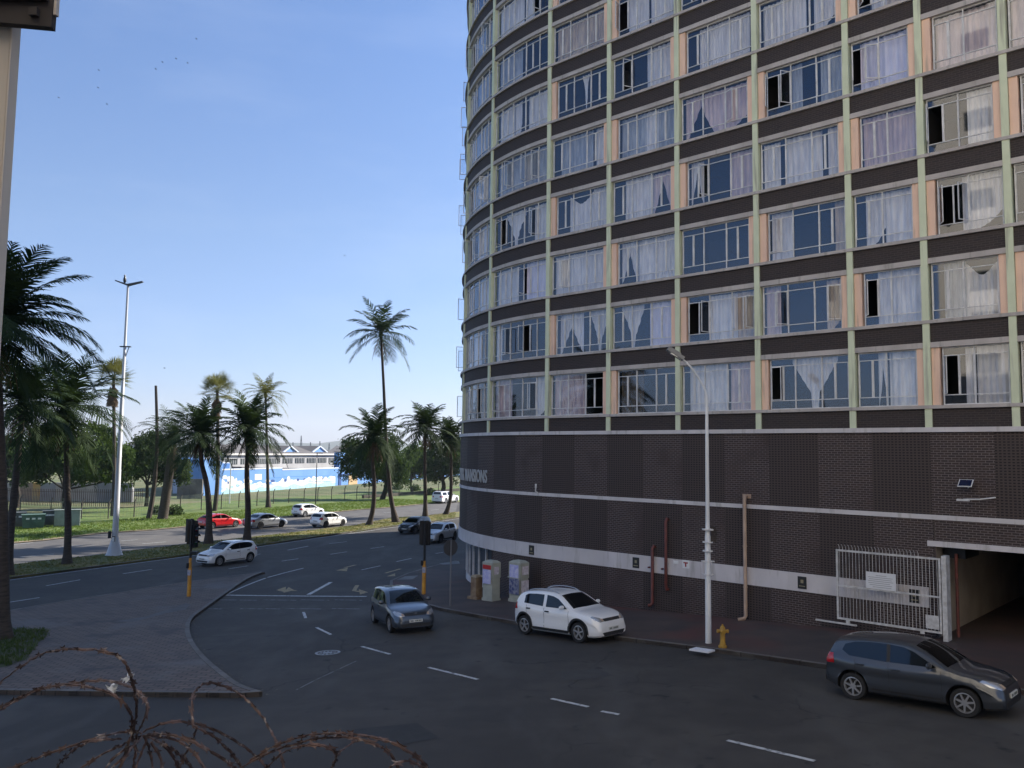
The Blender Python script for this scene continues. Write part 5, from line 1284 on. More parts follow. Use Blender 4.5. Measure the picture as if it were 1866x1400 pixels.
vehicle('hatchback', T_HATCH, P_GREY, ((1765,1308),(1555,1274)), -1, 'dark grey hatchback with bright alloy wheels cut off by the right edge', handle=P_GREY)
vehicle('crossover_hatchback', T_SUV, P_WHITE, ((1057,1171.5),(958,1156)), -1, 'white crossover hatchback with roof rails and black wheel arches parked by the kerb', cladding=True, rails=True, spokes=5)
vehicle('hatchback', sub(T_HATCH), P_GREY2, ((712,1153),(683,1136)), -1, 'blue-grey hatchback turning in the junction towards the camera', handle=P_GREY2)
vehicle('hatchback', T_HATCH, P_WHITE, ((402,1031.5),(452,1025)), 1, 'white hatchback driving left past the traffic light on the near carriageway', rim=M_alloy, spokes=9)
vehicle('sports_hatchback', sub(T_SEDAN, L=4.25, wb=(.86,3.5), top=[(0,.47),(.02,.58),(.12,.68),(.4,.80),(.8,.88),(1.2,.95),(1.6,1.16),(2.0,1.34),(2.4,1.40),(2.9,1.38),(3.4,1.27),(3.8,1.10),(4.05,.98),(4.18,.85),(4.25,.55)], plan=[(0,.60),(.06,.69),(.28,.78),(.7,.84),(1.3,.88),(3.2,.88),(3.8,.86),(4.1,.78),(4.22,.70),(4.25,.64)], belt=[(0,.45),(.35,.70),(1.15,.90),(2.,.92),(3.6,.98),(4.1,.90),(4.2,.8),(4.25,.5)], rw=(3.5,4.0)), P_RED, ((426.5,960.7),(388,964.5)), -1, 'bright red sports hatchback on the far carriageway', heading=55, spokes=5, handle=P_RED)
vehicle('saloon_car', T_SEDAN, P_SILV, ((512,961),(474.6,964)), -1, 'silver saloon between two dark palms on the far carriageway', heading=56, rim=M_alloyd)
vehicle('hatchback', sub(T_HATCH), P_WHITE, ((578,938),(560.6,945)), -1, 'white hatchback farther off beside the green verge, partly behind another white one', heading=59)
vehicle('hatchback', sub(T_HATCH), P_WHITE, ((625,958.7),(592,962)), -1, 'white hatchback with palm shadows on its side, nearest the leaning palm', heading=60, rim=M_alloyd)
vehicle('hatchback', T_HATCH, P_BLK, ((754,975.5),(782,967)), 1, 'black hatchback coming towards the camera left of the right traffic light', heading=-113, rim=M_alloyd)
vehicle('compact_suv', sub(T_SUV), P_SILW, ((801,990.5),(829,984)), 1, 'pale silver compact SUV partly behind the right traffic light and the brick corner', heading=-113, rails=True, cladding=True, rim=M_alloyd)
vehicle('pickup_truck', T_PICK, P_WHITE, ((830,915),(813,918.5)), -1, 'white bakkie with canopy and tall red tail light on the far carriageway', heading=63, cat='pickup truck')

# ------------------------------------------------------------------ street furniture
def pole_at(px, py, h=.12): return gnd(px, py, h)
# near street lamp
p = pole_at(1291, 1172); t = empty('street_lamp', tuple(p), 'white street lamp with curved arm on the pavement beside the yellow hydrant', 'street lamp')
b = MB(); zt = lift(1292.5, 742, p).z
b.lathe([(.105,0),(.10,.05),(.092,3.4),(.078,3.5),(.068,3.9),(.058,zt-p.z-1.0),(.05,zt-p.z)], p, n=14); b.build('pole', M_pole, t, smooth=True)
b = MB(); P = catmull([V((p.x,p.y,zt-.05)), lift(1286,715,p), lift(1270,685,p), lift(1252,662,p), lift(1238,652,p)], 5); b.tube(P, .034, 8); b.build('arm', M_pole, t, smooth=True)
hd_ = lift(1231, 645, p); dv = (lift(1218,639,p)-lift(1240,653,p)).normalized()
b = MB(); rt = Matrix((dv, dv.cross(V((0,0,1))).normalized()*-1, dv.cross(V((0,0,1))).cross(dv)*1)).transposed()
b.box(hd_, (.62,.26,.14), rot=rt); b.box(hd_+V((0,0,.09)), (.40,.18,.06), rot=rt); b.build('lamp_head', mat('lamp_head_grey', (.22,.22,.22), .5), t)
b = MB(); b.box(hd_-V((0,0,.085)), (.40,.20,.04), rot=rt); b.build('lens', M_lens, t)
for y, w in ((965,.3),(988,.16),(1004,.2),(1023,.42),(1047,.34)): 
    b = MB(); q = lift(1292, y, p); b.box(V((p.x,p.y-.0,q.z)), (w,.10 if y > 1010 else .34,.035)); b.lathe([(.17,-.02),(.17,.02)] if y > 960 else [(.17,-.02),(.17,.02)], V((p.x,p.y,q.z)), n=12); b.build('bracket', M_wframe, t)
b = MB(); q = lift(1299, 978, p); 
for k in range(6): b.tube([q+V((.03*k-.06,0,.32)), q+V((.03*k-.02,.02,.1)), q+V((.03*k-.05,0,-.18))], .012, 4)
b.build('cable_bundle', M_bark, t)
# hydrant
p = pole_at(1317, 1180); t = empty('fire_hydrant', tuple(p), 'yellow fire hydrant at the foot of the street lamp', 'fire hydrant')
M_hyd = mat('hydrant_yellow', (.42,.24,.03), .55, (.32,.18,.03), 6)
b = MB(); b.lathe([(.0,0),(.14,0),(.14,.05),(.10,.08),(.10,.12),(.085,.15),(.08,.46),(.11,.48),(.11,.52),(.09,.54),(.085,.60),(.05,.66),(.03,.67),(.03,.71),(0,.72)], p, n=14); b.build('barrel', M_hyd, t, smooth=True)
for sg in (-1, 1):
    b = MB(); b.lathe([(.0,-.02),(.05,-.02),(.05,.05),(.06,.05),(.06,.09),(.0,.09)] if sg > 0 else [(0,.02),(.05,.02),(.05,-.05),(.06,-.05),(.06,-.09),(0,-.09)], p+V((sg*.09,0,.50)), axis='X', n=10); b.build('outlet', M_hyd, t)
b = MB(); b.lathe([(.0,-.17),(.065,-.17),(.065,-.13),(.05,-.13),(.05,-.05)], p+V((0,0,.50)), axis='Y', n=10); b.build('front_outlet', M_hyd, t)
# white painted kerb piece
a, c = gnd(1262, 1184, .14), gnd(1297, 1189, .14); b = MB(); u = (c-a).normalized(); w = V((-u.y,u.x,0))*.19
b.hexa([a-w, c-w, c+w, a+w, a-w+V((0,0,.05)), c-w+V((0,0,.05)), c+w+V((0,0,.05)), a+w+V((0,0,.05))]); o = b.build('painted_kerbstone', mat('fresh_white', (.75,.76,.80), .6), None); tag(o, 'bright white painted slab on the kerb below the street lamp', 'kerbstone')
# high mast
p = gnd(208, 1012, .1); t = empty('tall_mast_light', tuple(p), 'tall white mast with flared foot and V-shaped lights on the median', 'mast light')
tp = lift(234, 520, p); b = MB(); lean = (tp-p)
prof = [(.60,0),(.52,.12),(.30,.9),(.21,1.3),(.205,2.2)]
P = [p+lean*k for k in (0,)]; b.lathe(prof, p, n=12); 
b.tube([p+V((0,0,1.2)), p+V((0,0,6)), p+V((0,0,6.02)), p+V((0,0,11.0)), p+V((0,0,11.02)), V((p.x,p.y,tp.z))], [.205,.175,.16,.135,.12,.075], 12); b.build('mast', mat('mast_grey_white', (.58,.59,.62), .5, (.46,.47,.49), 1.5, stretch=(1,1,.1)), t, smooth=True)
topm = V((p.x, p.y, tp.z))
for sg, (ex, ey) in ((-1,(211,512)),(1,(260,514))):
    e = lift(ex+(topm.x-lift(234,520,p).x)*0, ey, p); b = MB(); mid = topm.lerp(e, .25)
    b.hexa([topm+V((0,-.15,-.06)), e+V((0,-.13,-.03)), e+V((0,.13,-.03)), topm+V((0,.15,-.06)), topm+V((0,-.15,.08)), e+V((0,-.13,.05)), e+V((0,.13,.05)), topm+V((0,.15,.08))]); b.build('luminaire', mat('dark_luminaire', (.05,.05,.055), .5) if 'dark_luminaire' not in bpy.data.materials else bpy.data.materials['dark_luminaire'], t)
b = MB(); q = lift(231, 632, p).z; b.tube([V((p.x,p.y,q-1.0)), V((p.x+.25,p.y,q-.2)), V((p.x+.32,p.y,q))], .03, 5); b.box(V((p.x+.05,p.y,q)), (.75,.22,.07)); b.build('side_bracket', M_trim, t)
b = MB(); q = lift(207, 974, p).z; b.box(V((p.x-.30,p.y-.2,q)), (.10,.3,.5)); b.box(V((p.x+.02,p.y-.245,q-.35)), (.22,.02,.5)); b.build('notice_plate', M_trim, t)
b = MB(); b.box(V((p.x+.0,p.y-.262,q-.3)), (.16,.012,.28)); b.build('sticker', M_white, t)
# perched bird
def bird(p, L, label, wings, group, seed):
    rr = random.Random(seed); az = rr.uniform(0, 6.28); Rm = Matrix.Rotation(az, 3, 'Z'); b = MB(); p = V(p)
    if wings:
        b.lathe([(0,-L*.5),(L*.10,-L*.2),(L*.11,.1*L),(.05*L,L*.35),(0,L*.5)], p, axis='X', n=8)
        up_ = rr.uniform(-.2,.5)
        for sg in (-1, 1):
            q = [(-.15,0,0),(.2,0,0),(.12,sg*.5,up_*.35),(-.08,sg*.95,up_*.2),(-.2,sg*.5,up_*.35)]; b.face([p+V(a)*L for a in q])
            b.face([p+V(a)*L+V((0,0,L*.03)) for a in reversed(q)])
    else:
        b.lathe([(0,0),(.12*L,.05*L),(.19*L,.3*L),(.17*L,.55*L),(.09*L,.75*L),(.10*L,.85*L),(.06*L,.97*L),(0,1.0*L)], p, n=8)
        b.tube([p+V((.0,0,.90*L)), p+V((-.2*L,0,.88*L))], [.04*L,.004], 5); b.face([p+V((.12*L,-.06*L,.3*L)), p+V((.12*L,.06*L,.3*L)), p+V((.5*L,.04*L,-.15*L)), p+V((.5*L,-.04*L,-.15*L))])
    o = b.build('bird', M_black); tag(o, label, 'bird', group)
bird(topm+V((-.25,0,.16)), .62, 'dark bird perched on top of the tall white mast', False, None, 1)
BS = [((107,178),'lone dark bird high at the left, beside the grey post'),((180,128),'dark bird between the left edge and the small flock'),((195,190),'lowest dark bird of the upper left sky'),((179,160),'dark bird just above the lowest one at upper left'),((284,126),'leftmost bird of the close trio in the sky'),((296,113),'middle bird of the close trio in the sky'),((321,107),'right bird of the close trio in the sky'),((342,115),'bird just right of the close trio in the sky'),((358,71),'topmost dark bird in the sky'),((628,466),'single bird left of the building, above the tallest palm'),((300,671),'pale bird low above the dead palm stem')]
for q, ((x, y), lb) in enumerate(BS): bird(atY(x, y, 75 if q < 10 else 60), .20, lb, True, 'birds in the sky', 10+q)
# traffic lights
def traffic(px, py, ytop, heads, label, seed, headpx, facing):
    p = pole_at(px, py); t = empty('traffic_light', tuple(p), label, 'traffic light', 'traffic lights at the junction')
    zt = lift(px, ytop, p).z; b = MB(); b.lathe([(.10,0),(.10,.02),(.095,1.35),(.075,1.42),(.07,zt-p.z-1.9),(.07,zt-p.z-1.9)], p, n=12); b.build('pole', M_yel, t, smooth=True)
    b = MB(); b.tube([V((p.x,p.y,zt-1.92)), V((p.x,p.y,zt+.05))], .06, 8); b.build('upper_pole', M_black, t)
    for k, (dx, dz, rz) in enumerate(heads):
        Rm = Matrix.Rotation(rz, 3, 'Z'); c_ = V((p.x, p.y, zt-.55+dz)) + Rm @ V((dx, -.22, 0))
        b = MB(); b.box(c_, (.36,.22,1.02), rz); b.box(c_+Rm @ V((0,-.02 if k % 2 else .125,0)), (.50,.03,1.16), rz); b.tube([c_+V((0,0,.3)), V((p.x,p.y,c_.z+.3))], .03, 5); b.tube([c_-V((0,0,.3)), V((p.x,p.y,c_.z-.3))], .03, 5)
        ho = b.build('signal_head', M_black, t)
        for j, cc in enumerate(((.10,.01,.01),(.12,.06,.01),(.01,.08,.03))):
            q = c_+Rm @ V((0,-.12,.32-.32*j)); nm = 'lens_%d' % j
            Mz = bpy.data.materials.get(nm) or mat(nm, cc, .25)
            b = MB(); ax = Rm @ V((0,-1,0)); rg = Rm @ V((1,0,0))
            b.face([q+ax*.012+(rg*cos(a*pi/6)+V((0,0,1))*sin(a*pi/6))*.10 for a in range(12)]); b.build('lens', Mz, ho)
            b = MB()
            for a in range(0, 7):
                a0_, a1_ = a*pi/7, (a+1)*pi/7; e0 = (rg*cos(a0_)+V((0,0,1))*sin(a0_))*.115; e1 = (rg*cos(a1_)+V((0,0,1))*sin(a1_))*.115
                b.face([q+e0, q+e1, q+e1+ax*.2, q+e0+ax*.2])
            b.build('visor', M_black, ho)
    b = MB(); b.box(V((p.x-.10,p.y-.02,p.z+1.52)), (.12,.16,.26)); b.build('push_button_box', M_black, t)
    b = MB(); b.box(V((p.x,p.y-.10,p.z+1.18)), (.15,.03,.26)); b.build('sticker', mat('poster_paper', (.45,.42,.44), .7, (.25,.28,.42), 9) if 'poster_paper' not in bpy.data.materials else bpy.data.materials['poster_paper'], t)
    return p, t, zt
p, t, zt = traffic(344, 1087, 947, [(.22,-.02,2.75),(-.05,-.25,1.2),(-.05,-.1,3.6)], 'yellow-poled traffic light on the left paved island, seen from behind', 1, None, 0)
b = MB(); b.box(V((p.x+.22,p.y-.1,zt-1.62)), (.34,.3,.12)); b.box(V((p.x+.28,p.y-.1,zt-1.22)), (.24,.05,.06)); b.build('lower_visor', M_black, t)
p, t, zt = traffic(772, 1083, 951, [(.0,.02,3.5),(.02,-.04,3.0)], 'yellow-poled traffic light on the right corner pavement before the silver SUV', 2, None, 0)
# round sign seen from behind
p = pole_at(820, 1105); t = empty('round_road_sign', tuple(p), 'round road sign seen from behind on a thin grey pole by the brick corner', 'road sign')
zt = lift(823, 985, p).z; b = MB(); b.tube([p, V((p.x,p.y,zt))], .032, 8); b.build('pole', mat('sign_pole', (.17,.17,.18), .5), t)
b = MB(); Rm = Matrix.Rotation(radians(35), 3, 'Z'); c_ = V((p.x,p.y,zt-.32)); n_ = Rm @ V((0,1,0)); rg = Rm @ V((1,0,0)); ring = [(rg*cos(a*pi/12)+V((0,0,1))*sin(a*pi/12))*.36 for a in range(24)]
b.face([c_+n_*.05+q for q in ring]); b.face([c_+n_*.035+q for q in reversed(ring)])
for a in range(24): b.face([c_+n_*.035+ring[a], c_+n_*.035+ring[(a+1) % 24], c_+n_*.05+ring[(a+1) % 24], c_+n_*.05+ring[a]])
b.build('sign_disc', mat('sign_back', (.05,.052,.058), .6), t)
# kiosks
M_kio = mat('kiosk_grey_green', (.44,.45,.38), .7, (.34,.35,.30), 2); M_pos = [mat('poster_lilac', (.66,.64,.80), .7, (.40,.40,.72), 7), mat('poster_red', (.45,.03,.03), .7), mat('poster_navy', (.05,.07,.20), .7, (.30,.30,.36), 8), mat('poster_white', (.74,.70,.74), .7, (.50,.44,.50), 9)]
def kiosk(px, py, w, d, h, label, rz, posters):
    p = gnd(px, py, .12); t = empty('electrical_kiosk', tuple(p), label, 'kiosk', 'electrical kiosks against the brick wall')
    Rm = Matrix.Rotation(rz, 3, 'Z')
    b = MB(); b.box(p+V((0,0,.05)), (w*1.04,d*1.04,.12), rz); b.box(p+V((0,0,h*.28+.1)), (w*.92,d*.92,h*.56), rz); b.build('base_cabinet', M_kio, t)
    b = MB(); b.box(p+V((0,0,h*.80)), (w,d,h*.40), rz)
    P4 = [p+Rm @ V(q) for q in ((-w/2,-d/2,h+.001),(w/2,-d/2,h+.001),(w/2,d/2,h+.001),(-w/2,d/2,h+.001),(-w*.3,-d*.3,h+.09),(w*.3,-d*.3,h+.09),(w*.3,d*.3,h+.09),(-w*.3,d*.3,h+.09))]; b.hexa(P4)
    b.box(p+Rm @ V((0,-d/2-.01,h*.62)), (w*1.1,.05,.06), rz); b.build('upper_cabinet', M_kio, t)
    for face, u0, u1, z0, z1, m_ in posters:
        b = MB()
        if face == 'S': q = [V((u0*w/2,-d/2-.042,z0*h)), V((u1*w/2,-d/2-.042,z0*h)), V((u1*w/2,-d/2-.042,z1*h)), V((u0*w/2,-d/2-.042,z1*h))]
        else: q = [V((w/2+.03,u0*d/2,z0*h)), V((w/2+.03,u1*d/2,z0*h)), V((w/2+.03,u1*d/2,z1*h)), V((w/2+.03,u0*d/2,z1*h))]
        b.face([p+Rm @ a for a in q]); b.build('poster', M_pos[m_], t)
kiosk(895, 1094, .68, .52, 1.72, 'grey-green electrical kiosk with red-topped poster, nearer the brick corner', radians(50)-pi/2-.1+radians(0), [('S',-.8,.8,.45,.82,0),('S',-.8,.8,.83,.94,1),('F',-.7,.4,.70,.90,3)])
kiosk(945, 1096, .74, .56, 1.74, 'poster-covered electrical kiosk just left of the parked white car', radians(50)-pi/2-.1, [('S',-.75,.8,.62,.95,0),('S',-.8,.9,.20,.60,2),('F',-.85,.85,.18,.56,3),('F',-.7,.75,.70,.92,3)])
p = gnd(868, 1091, .12); t = empty('meter_box', tuple(p), 'low tan box with rusty side at the foot of the brick corner', 'meter box'); Rm = Matrix.Rotation(radians(-42), 3, 'Z')
b = MB(); b.box(p+V((0,0,.5)), (.34,.42,1.0), radians(-42)); b.box(p+V((0,0,.06)), (.62,.6,.12), radians(-42)); b.build('box_body', mat('tan_box', (.30,.22,.14), .8, (.18,.11,.07), 3), t)
b = MB(); b.hexa([p+Rm @ V(q) for q in ((-.2,-.24,1.0),(.2,-.24,1.0),(.2,.24,1.0),(-.2,.24,1.0),(-.14,-.16,1.09),(.14,-.16,1.09),(.14,.16,1.09),(-.14,.16,1.09))]); b.build('lid', mat('tan_lid', (.34,.27,.18), .8), t)
# far poles
for (x, y0, y1, r_, lb, cat) in ((575,920,826,.07,'thin dark lamp post with small head in front of the mural hall','street lamp'),(418,918,838,.09,'pale post among the dark palms in front of the hall','post')):
    p = gnd(x, y0); t = empty('lamp_post' if cat == 'street lamp' else 'pale_post', tuple(p), lb, cat); zt = lift(x, y1, p).z
    b = MB(); b.tube([p, V((p.x,p.y,zt))], [r_*1.2, r_*.8], 6); b.build('pole', M_trim if cat == 'street lamp' else M_pole, t)
    b = MB(); b.box(V((p.x+.35,p.y,zt)), (.9,.2,.12)); b.build('lamp_head', M_trim, t)
# ------------------------------------------------------------------ harbour cranes, hills
def hz(px, py, Y): return atY(px, py, Y)
M_hill = mat('hill', (.055,.075,.06), .95, (.08,.09,.075), .01)
b = MB(); rr = random.Random(9); n = 90; pr = None
for i in range(n+1):
    x = -2600+i*5200/n; h = 10+20*abs(sin(i*.23))+10*sin(i*.71)+rr.uniform(-3,3)
    y = 2600+200*sin(i*.2); cur = [V((x,y-500,-12)), V((x,y-250,h*.45-6)), V((x,y,h)), V((x,y+500,-12))]
    if pr:
        for k in range(3): b.face([pr[k], cur[k], cur[k+1], pr[k+1]])
    pr = cur
tag(b.build('hills', M_hill, smooth=True), kind='structure')
M_crane = mat('crane_steel', (.10,.12,.15), .6)
for q, (x, yt, yb, lb) in enumerate(((549,794,826,'tallest lattice mast on the skyline above the hall roof'),(534,806,824,'short lattice mast left of the tallest one on the skyline'),(566,806,824,'short lattice mast just right of the tallest one'),(583,804,822,'lattice mast behind the right dormer gable'),(600,808,824,'slim lattice mast right of the right dormer'),(614,812,826,'rightmost low lattice mast on the skyline'))):
    Y = 420; base = hz(x, yb, Y); base.z = -7.7; tp = hz(x, yt, Y); t = empty('lattice_mast', tuple(base), lb, 'mast', 'masts on the harbour skyline'); h = tp.z-base.z
    b = MB(); w = .9
    for sx in (-1, 1):
        for sy in (-1, 1): b.tube([base+V((sx*w,sy*w,0)), V((tp.x+sx*.08, tp.y+sy*.08, tp.z))], .12, 4)
    nn = int(h/1.8)
    for k in range(nn):
        z0, z1 = k/nn, (k+1)/nn; w0, w1 = w*(1-z0)+.08*z0, w*(1-z1)+.08*z1; a = base.lerp(tp, z0); c = base.lerp(tp, z1)
        for s0, s1 in (((-1,-1),(1,-1)),((1,-1),(1,1)),((1,1),(-1,1)),((-1,1),(-1,-1))): b.tube([a+V((s0[0]*w0,s0[1]*w0,0)), c+V((s1[0]*w1,s1[1]*w1,0))], .07, 3)
    b.build('lattice', M_crane, t)
# low town roofs / sheds along the horizon
for q, (xa, xb, yt, Y, M_, lb) in enumerate(((225,262,806,330,M_grey,'distant pale warehouse between the left trees'),(400,440,812,300,M_grey,'distant pale warehouse behind the dark palms'),(495,520,818,260,M_roof,'distant low dark roof left of the dormers'),(600,660,818,300,M_roof,'distant low dark roof right of the dormers'))):
    a = hz(xa, yt, Y); c = hz(xb, yt, Y); t = empty('distant_warehouse', (a.x, a.y, -7.7), lb, 'warehouse', 'distant warehouses')
    b = MB(); dy = V((0,25,0)); z0 = -7.8; zt = a.z
    b.hexa([V((a.x,Y,z0)), V((c.x,Y,z0)), V((c.x,Y,z0))+dy, V((a.x,Y,z0))+dy, V((a.x,Y,zt-1)), V((c.x,Y,zt-1)), V((c.x,Y,zt-1))+dy, V((a.x,Y,zt-1))+dy]); b.build('wall', M_, t)
    b = MB(); m0, m1 = (a.x), (c.x); b.face([V((m0-.3,Y-.3,zt-.99)), V((m1+.3,Y-.3,zt-.99)), V((m1+.3,Y+12,zt+1)), V((m0-.3,Y+12,zt+1))]); b.face([V((m1+.3,Y+25.3,zt-.99)), V((m0-.3,Y+25.3,zt-.99)), V((m0-.3,Y+12,zt+1)), V((m1+.3,Y+12,zt+1))]); b.build('roof', M_roof, t)

# ------------------------------------------------------------------ near things: awning post and razor wire
Yp = 3.0
pr_ = atY(31, 52, Yp); sc_ = Yp/FPX; w = 31*sc_
t = empty('awning_frame', (pr_.x-w/2, Yp, -2.2), 'weathered beige metal post with dark brown eave box at the upper left corner', 'awning')
M_postm = mat('weathered_beige_metal', (.72,.62,.50), .6, (.58,.50,.42), 3, stretch=(1,1,.2))
b = MB(); cxp = pr_.x - w/2; h0, h1 = -2.2, 1.6; e = .006
for q in range(1):
    prof = [(-w/2+e,-w/2),(w/2-e,-w/2),(w/2,-w/2+e),(w/2,w/2-e),(w/2-e,w/2),(-w/2+e,w/2),(-w/2,w/2-e),(-w/2,-w/2+e)]
    lo = [V((cxp+x,Yp+y,h0)) for x, y in prof]; hi = [V((cxp+x,Yp+y,h1)) for x, y in prof]
    for k in range(8): b.face([lo[k], lo[(k+1) % 8], hi[(k+1) % 8], hi[k]])
    b.face(hi); b.face(list(reversed(lo)))
b.tube([V((cxp-w*.32,Yp-w/2-.003,h0)), V((cxp-w*.32,Yp-w/2-.003,h1))], .003, 5); b.tube([V((cxp+w/2+.001,Yp-w/2,h0)), V((cxp+w/2+.001,Yp-w/2,h1))], .003, 5)
b.build('post', M_postm, t)
zb_ = atY(90, 49, Yp-.09).z; xb0 = atY(-60, 40, Yp).x; xb1 = atY(94, 40, Yp-.09).x
M_eave = mat('dark_brown_eave', (.030,.024,.023), .7, (.045,.034,.030), 5)
b = MB(); b.hexa([V((xb0,Yp-.09,zb_+.03)), V((xb1,Yp-.09,zb_)), V((xb1-.004,Yp-.055,zb_+.0)), V((xb0,Yp-.055,zb_+.03)), V((xb0,Yp-.09,zb_+.42)), V((xb1+.0,Yp-.09,zb_+.42)), V((xb1,Yp-.055,zb_+.42)), V((xb0,Yp-.055,zb_+.42))]); 
b.box(V(((xb0+xb1)/2,Yp-.10,zb_+.10)), (xb1-xb0-.03,.02,.012)); b.box(V((xb1-.06,Yp-.10,zb_+.05)), (.03,.02,.03)); b.build('eave_box', M_eave, t)
b = MB(); b.box(V((xb1+.006,Yp-.075,zb_+.26)), (.010,.02,.42)); b.build('edge_strip', M_postm, t)
# razor wire coils: loops traced at their real distance just outside the balcony
LO = [[(-60,400),(0,335),(100,260),(200,208),(330,195),(450,205),(520,240),(555,310),(575,380),(580,450),(570,530),(545,600),(480,660),(430,720)],
 [(-60,490),(0,455),(100,395),(200,355),(330,335),(450,328),(540,350),(600,390),(628,440),(610,500),(580,560),(575,620),(565,720)],
 [(-60,475),(60,410),(170,362),(300,345),(420,365),(500,400),(550,455),(562,520),(545,600),(500,720)],
 [(822,530),(815,430),(835,365),(885,338),(950,350),(1010,380),(1070,430),(1120,490),(1160,560),(1190,630),(1210,720)],
 [(610,545),(680,512),(760,502),(850,515),(950,555),(1040,610),(1100,660),(1150,720)],
 [(615,560),(700,555),(800,580),(900,630),(980,685),(1010,720)],
 [(0,720),(60,695),(200,640),(350,590),(450,560),(540,545),(600,550)],
 [(230,720),(245,690),(290,640),(350,600),(420,580),(520,575)],
 [(310,720),(420,650),(520,600),(600,560)],
 [(625,565),(700,600),(760,640),(800,680),(830,720)],
 [(630,560),(740,580),(820,630),(880,720)],
 [(822,520),(900,560),(960,610),(1010,670),(1040,720)],
 [(1120,720),(1180,650),(1250,615),(1330,600),(1400,612),(1432,640),(1415,690),(1400,720)],
 [(1060,665),(1180,600),(1300,562),(1420,552),(1540,560),(1650,585),(1740,630),(1800,680),(1825,720)],
 [(1000,715),(1130,640),(1280,590),(1400,568),(1520,575),(1600,600),(1660,640),(1700,720)],
 [(1425,650),(1460,620),(1500,590),(1540,578)],[(1640,720),(1680,680),(1740,672),(1810,700)],
 [(625,570),(600,640),(570,720)],[(640,590),(680,650),(695,720)],[(610,560),(540,640),(500,720)],[(690,590),(735,650),(770,720)],[(835,525),(820,580),(790,640),(755,720)],[(600,560),(560,610),(520,660),(440,730)],[(612,565),(640,640),(650,720)]]
t = empty('razor_wire', tuple(atY(270, 1400, 1.9)), 'tangled coils of rusty razor wire with blades along the bottom left edge', 'razor wire')
b = MB(); bl = MB(); rr = random.Random(4)
for li, lp in enumerate(LO):
    ph = rr.uniform(0, 6); Y0 = 1.75+.35*rr.random(); pts = []
    for k, (x, y) in enumerate(lp):
        Yk = Y0 + .16*sin(ph+k*.55) if not (560 < x < 640 and y > 500) else 1.85+.05*rr.random()
        pts.append(atY(x/2.3325, 1100+y/2.3325, Yk))
    P = catmull(pts, 7); P = [p_+V((rr.gauss(0,.0008), 0, rr.gauss(0,.0008))) for p_ in P]
    b.tube(P, .0017, 6)
    # flat strip crimped on the core, blades in pairs
    acc = 0
    for i in range(1, len(P)-1):
        d = (P[i]-P[i-1]); acc += d.length; d.normalize()
        a = d.orthogonal().normalized(); a = Matrix.Rotation(rr.uniform(0,6.28) if i % 3 == 0 else 0, 3, d) @ a; 
        bl.face([P[i-1]+a*.0032, P[i]+a*.0032, P[i]-a*.0032, P[i-1]-a*.0032])
        if acc > .042:
            acc = 0; a = Matrix.Rotation(rr.uniform(0, 3.14), 3, d) @ a; c_ = P[i]
            for sg in (-1, 1):
                n_ = d.cross(a)*.0006
                q = [c_-d*.007+a*sg*.002, c_-d*.013+a*sg*.0075, c_-d*.004+a*sg*.0045, c_+d*.004+a*sg*.0045, c_+d*.013+a*sg*.0075, c_+d*.007+a*sg*.002]
                bl.face([v+n_ for v in q]); bl.face([v-n_ for v in reversed(q)])
b.build('core_wire', M_rust, t, smooth=True); bl.build('blade_strip', M_rust, t)
# litter caught in the wire
for x, y in ((207,1256),(233,1237)):
    b = MB(); c_ = atY(x, y, 1.87)
    for k in range(7): b.face([c_+V((rr.gauss(0,.008), rr.gauss(0,.004), rr.gauss(0,.008))) for _ in range(4)])
    o = b.build('paper_scrap', M_white); tag(o, 'pale torn scrap snagged in the razor wire' + (' left of the tangle' if x < 220 else ' at the top of the tangle'), 'litter')
# gravel and leaves gathered along the island kerb
b = MB(); rr = random.Random(6)
for i in range(420):
    k = rr.uniform(0, len(isl)-1.01); a = isl[int(k)].lerp(isl[int(k)+1], k % 1); d = (isl[int(k)+1]-isl[int(k)]).normalized(); nn = V((-d.y, d.x)); q = a+nn*abs(rr.gauss(0,.22))
    r_ = rr.uniform(.01,.028); z = G(*q)+.006; b.face([V((q.x+r_*cos(j*1.57+k), q.y+r_*sin(j*1.57+k), z+rr.uniform(0,.012))) for j in range(4)])
tag(b.build('kerbside_litter', mat('dry_leaf_litter', (.13,.10,.08), .9, (.22,.19,.16), 3)), kind='stuff')

# ------------------------------------------------------------------ unseen cream block, added behind the camera to bounce sunlight into the street
def OP(s, t, z): p = A0 + D*s + N*t; return V((p.x, p.y, z))
t = empty('cream_bounce_block', tuple(OP(30, 38, -5)), 'unseen cream block added behind the viewpoint to bounce sunlight into the side street', 'building')
M_cream = mat('cream_bounce_render', (.82,.74,.62), .85, (.76,.68,.56), .3)
b = MB(); b.hexa([OP(4,50,-9), OP(62,50,-9), OP(62,33.5,-9), OP(4,33.5,-9), OP(4,50,34), OP(62,50,34), OP(62,33.5,34), OP(4,33.5,34)]); b.build('wall', M_cream, t)
for k in range(14):
    b = MB(); z = -6.5+2.85*k
    for q in range(14):
        a = 6+4*q; b.hexa([OP(a,33.52,z+.9), OP(a+1.7,33.52,z+.9), OP(a+1.7,33.4,z+.9), OP(a,33.4,z+.9), OP(a,33.52,z+2.2), OP(a+1.7,33.52,z+2.2), OP(a+1.7,33.4,z+2.2), OP(a,33.4,z+2.2)])
    b.build('window_row', M_win, t)
b = MB(); b.box((0, 1000, 94), (8200, 10600, 212)); hzo = b.build('haze', bpy.data.materials.new('haze_air')); tag(hzo, kind='stuff')
hm = bpy.data.materials['haze_air']; hm.use_nodes = True; nt = hm.node_tree; nt.nodes.remove(nt.nodes['Principled BSDF']); pv = nt.nodes.new('ShaderNodeVolumePrincipled')
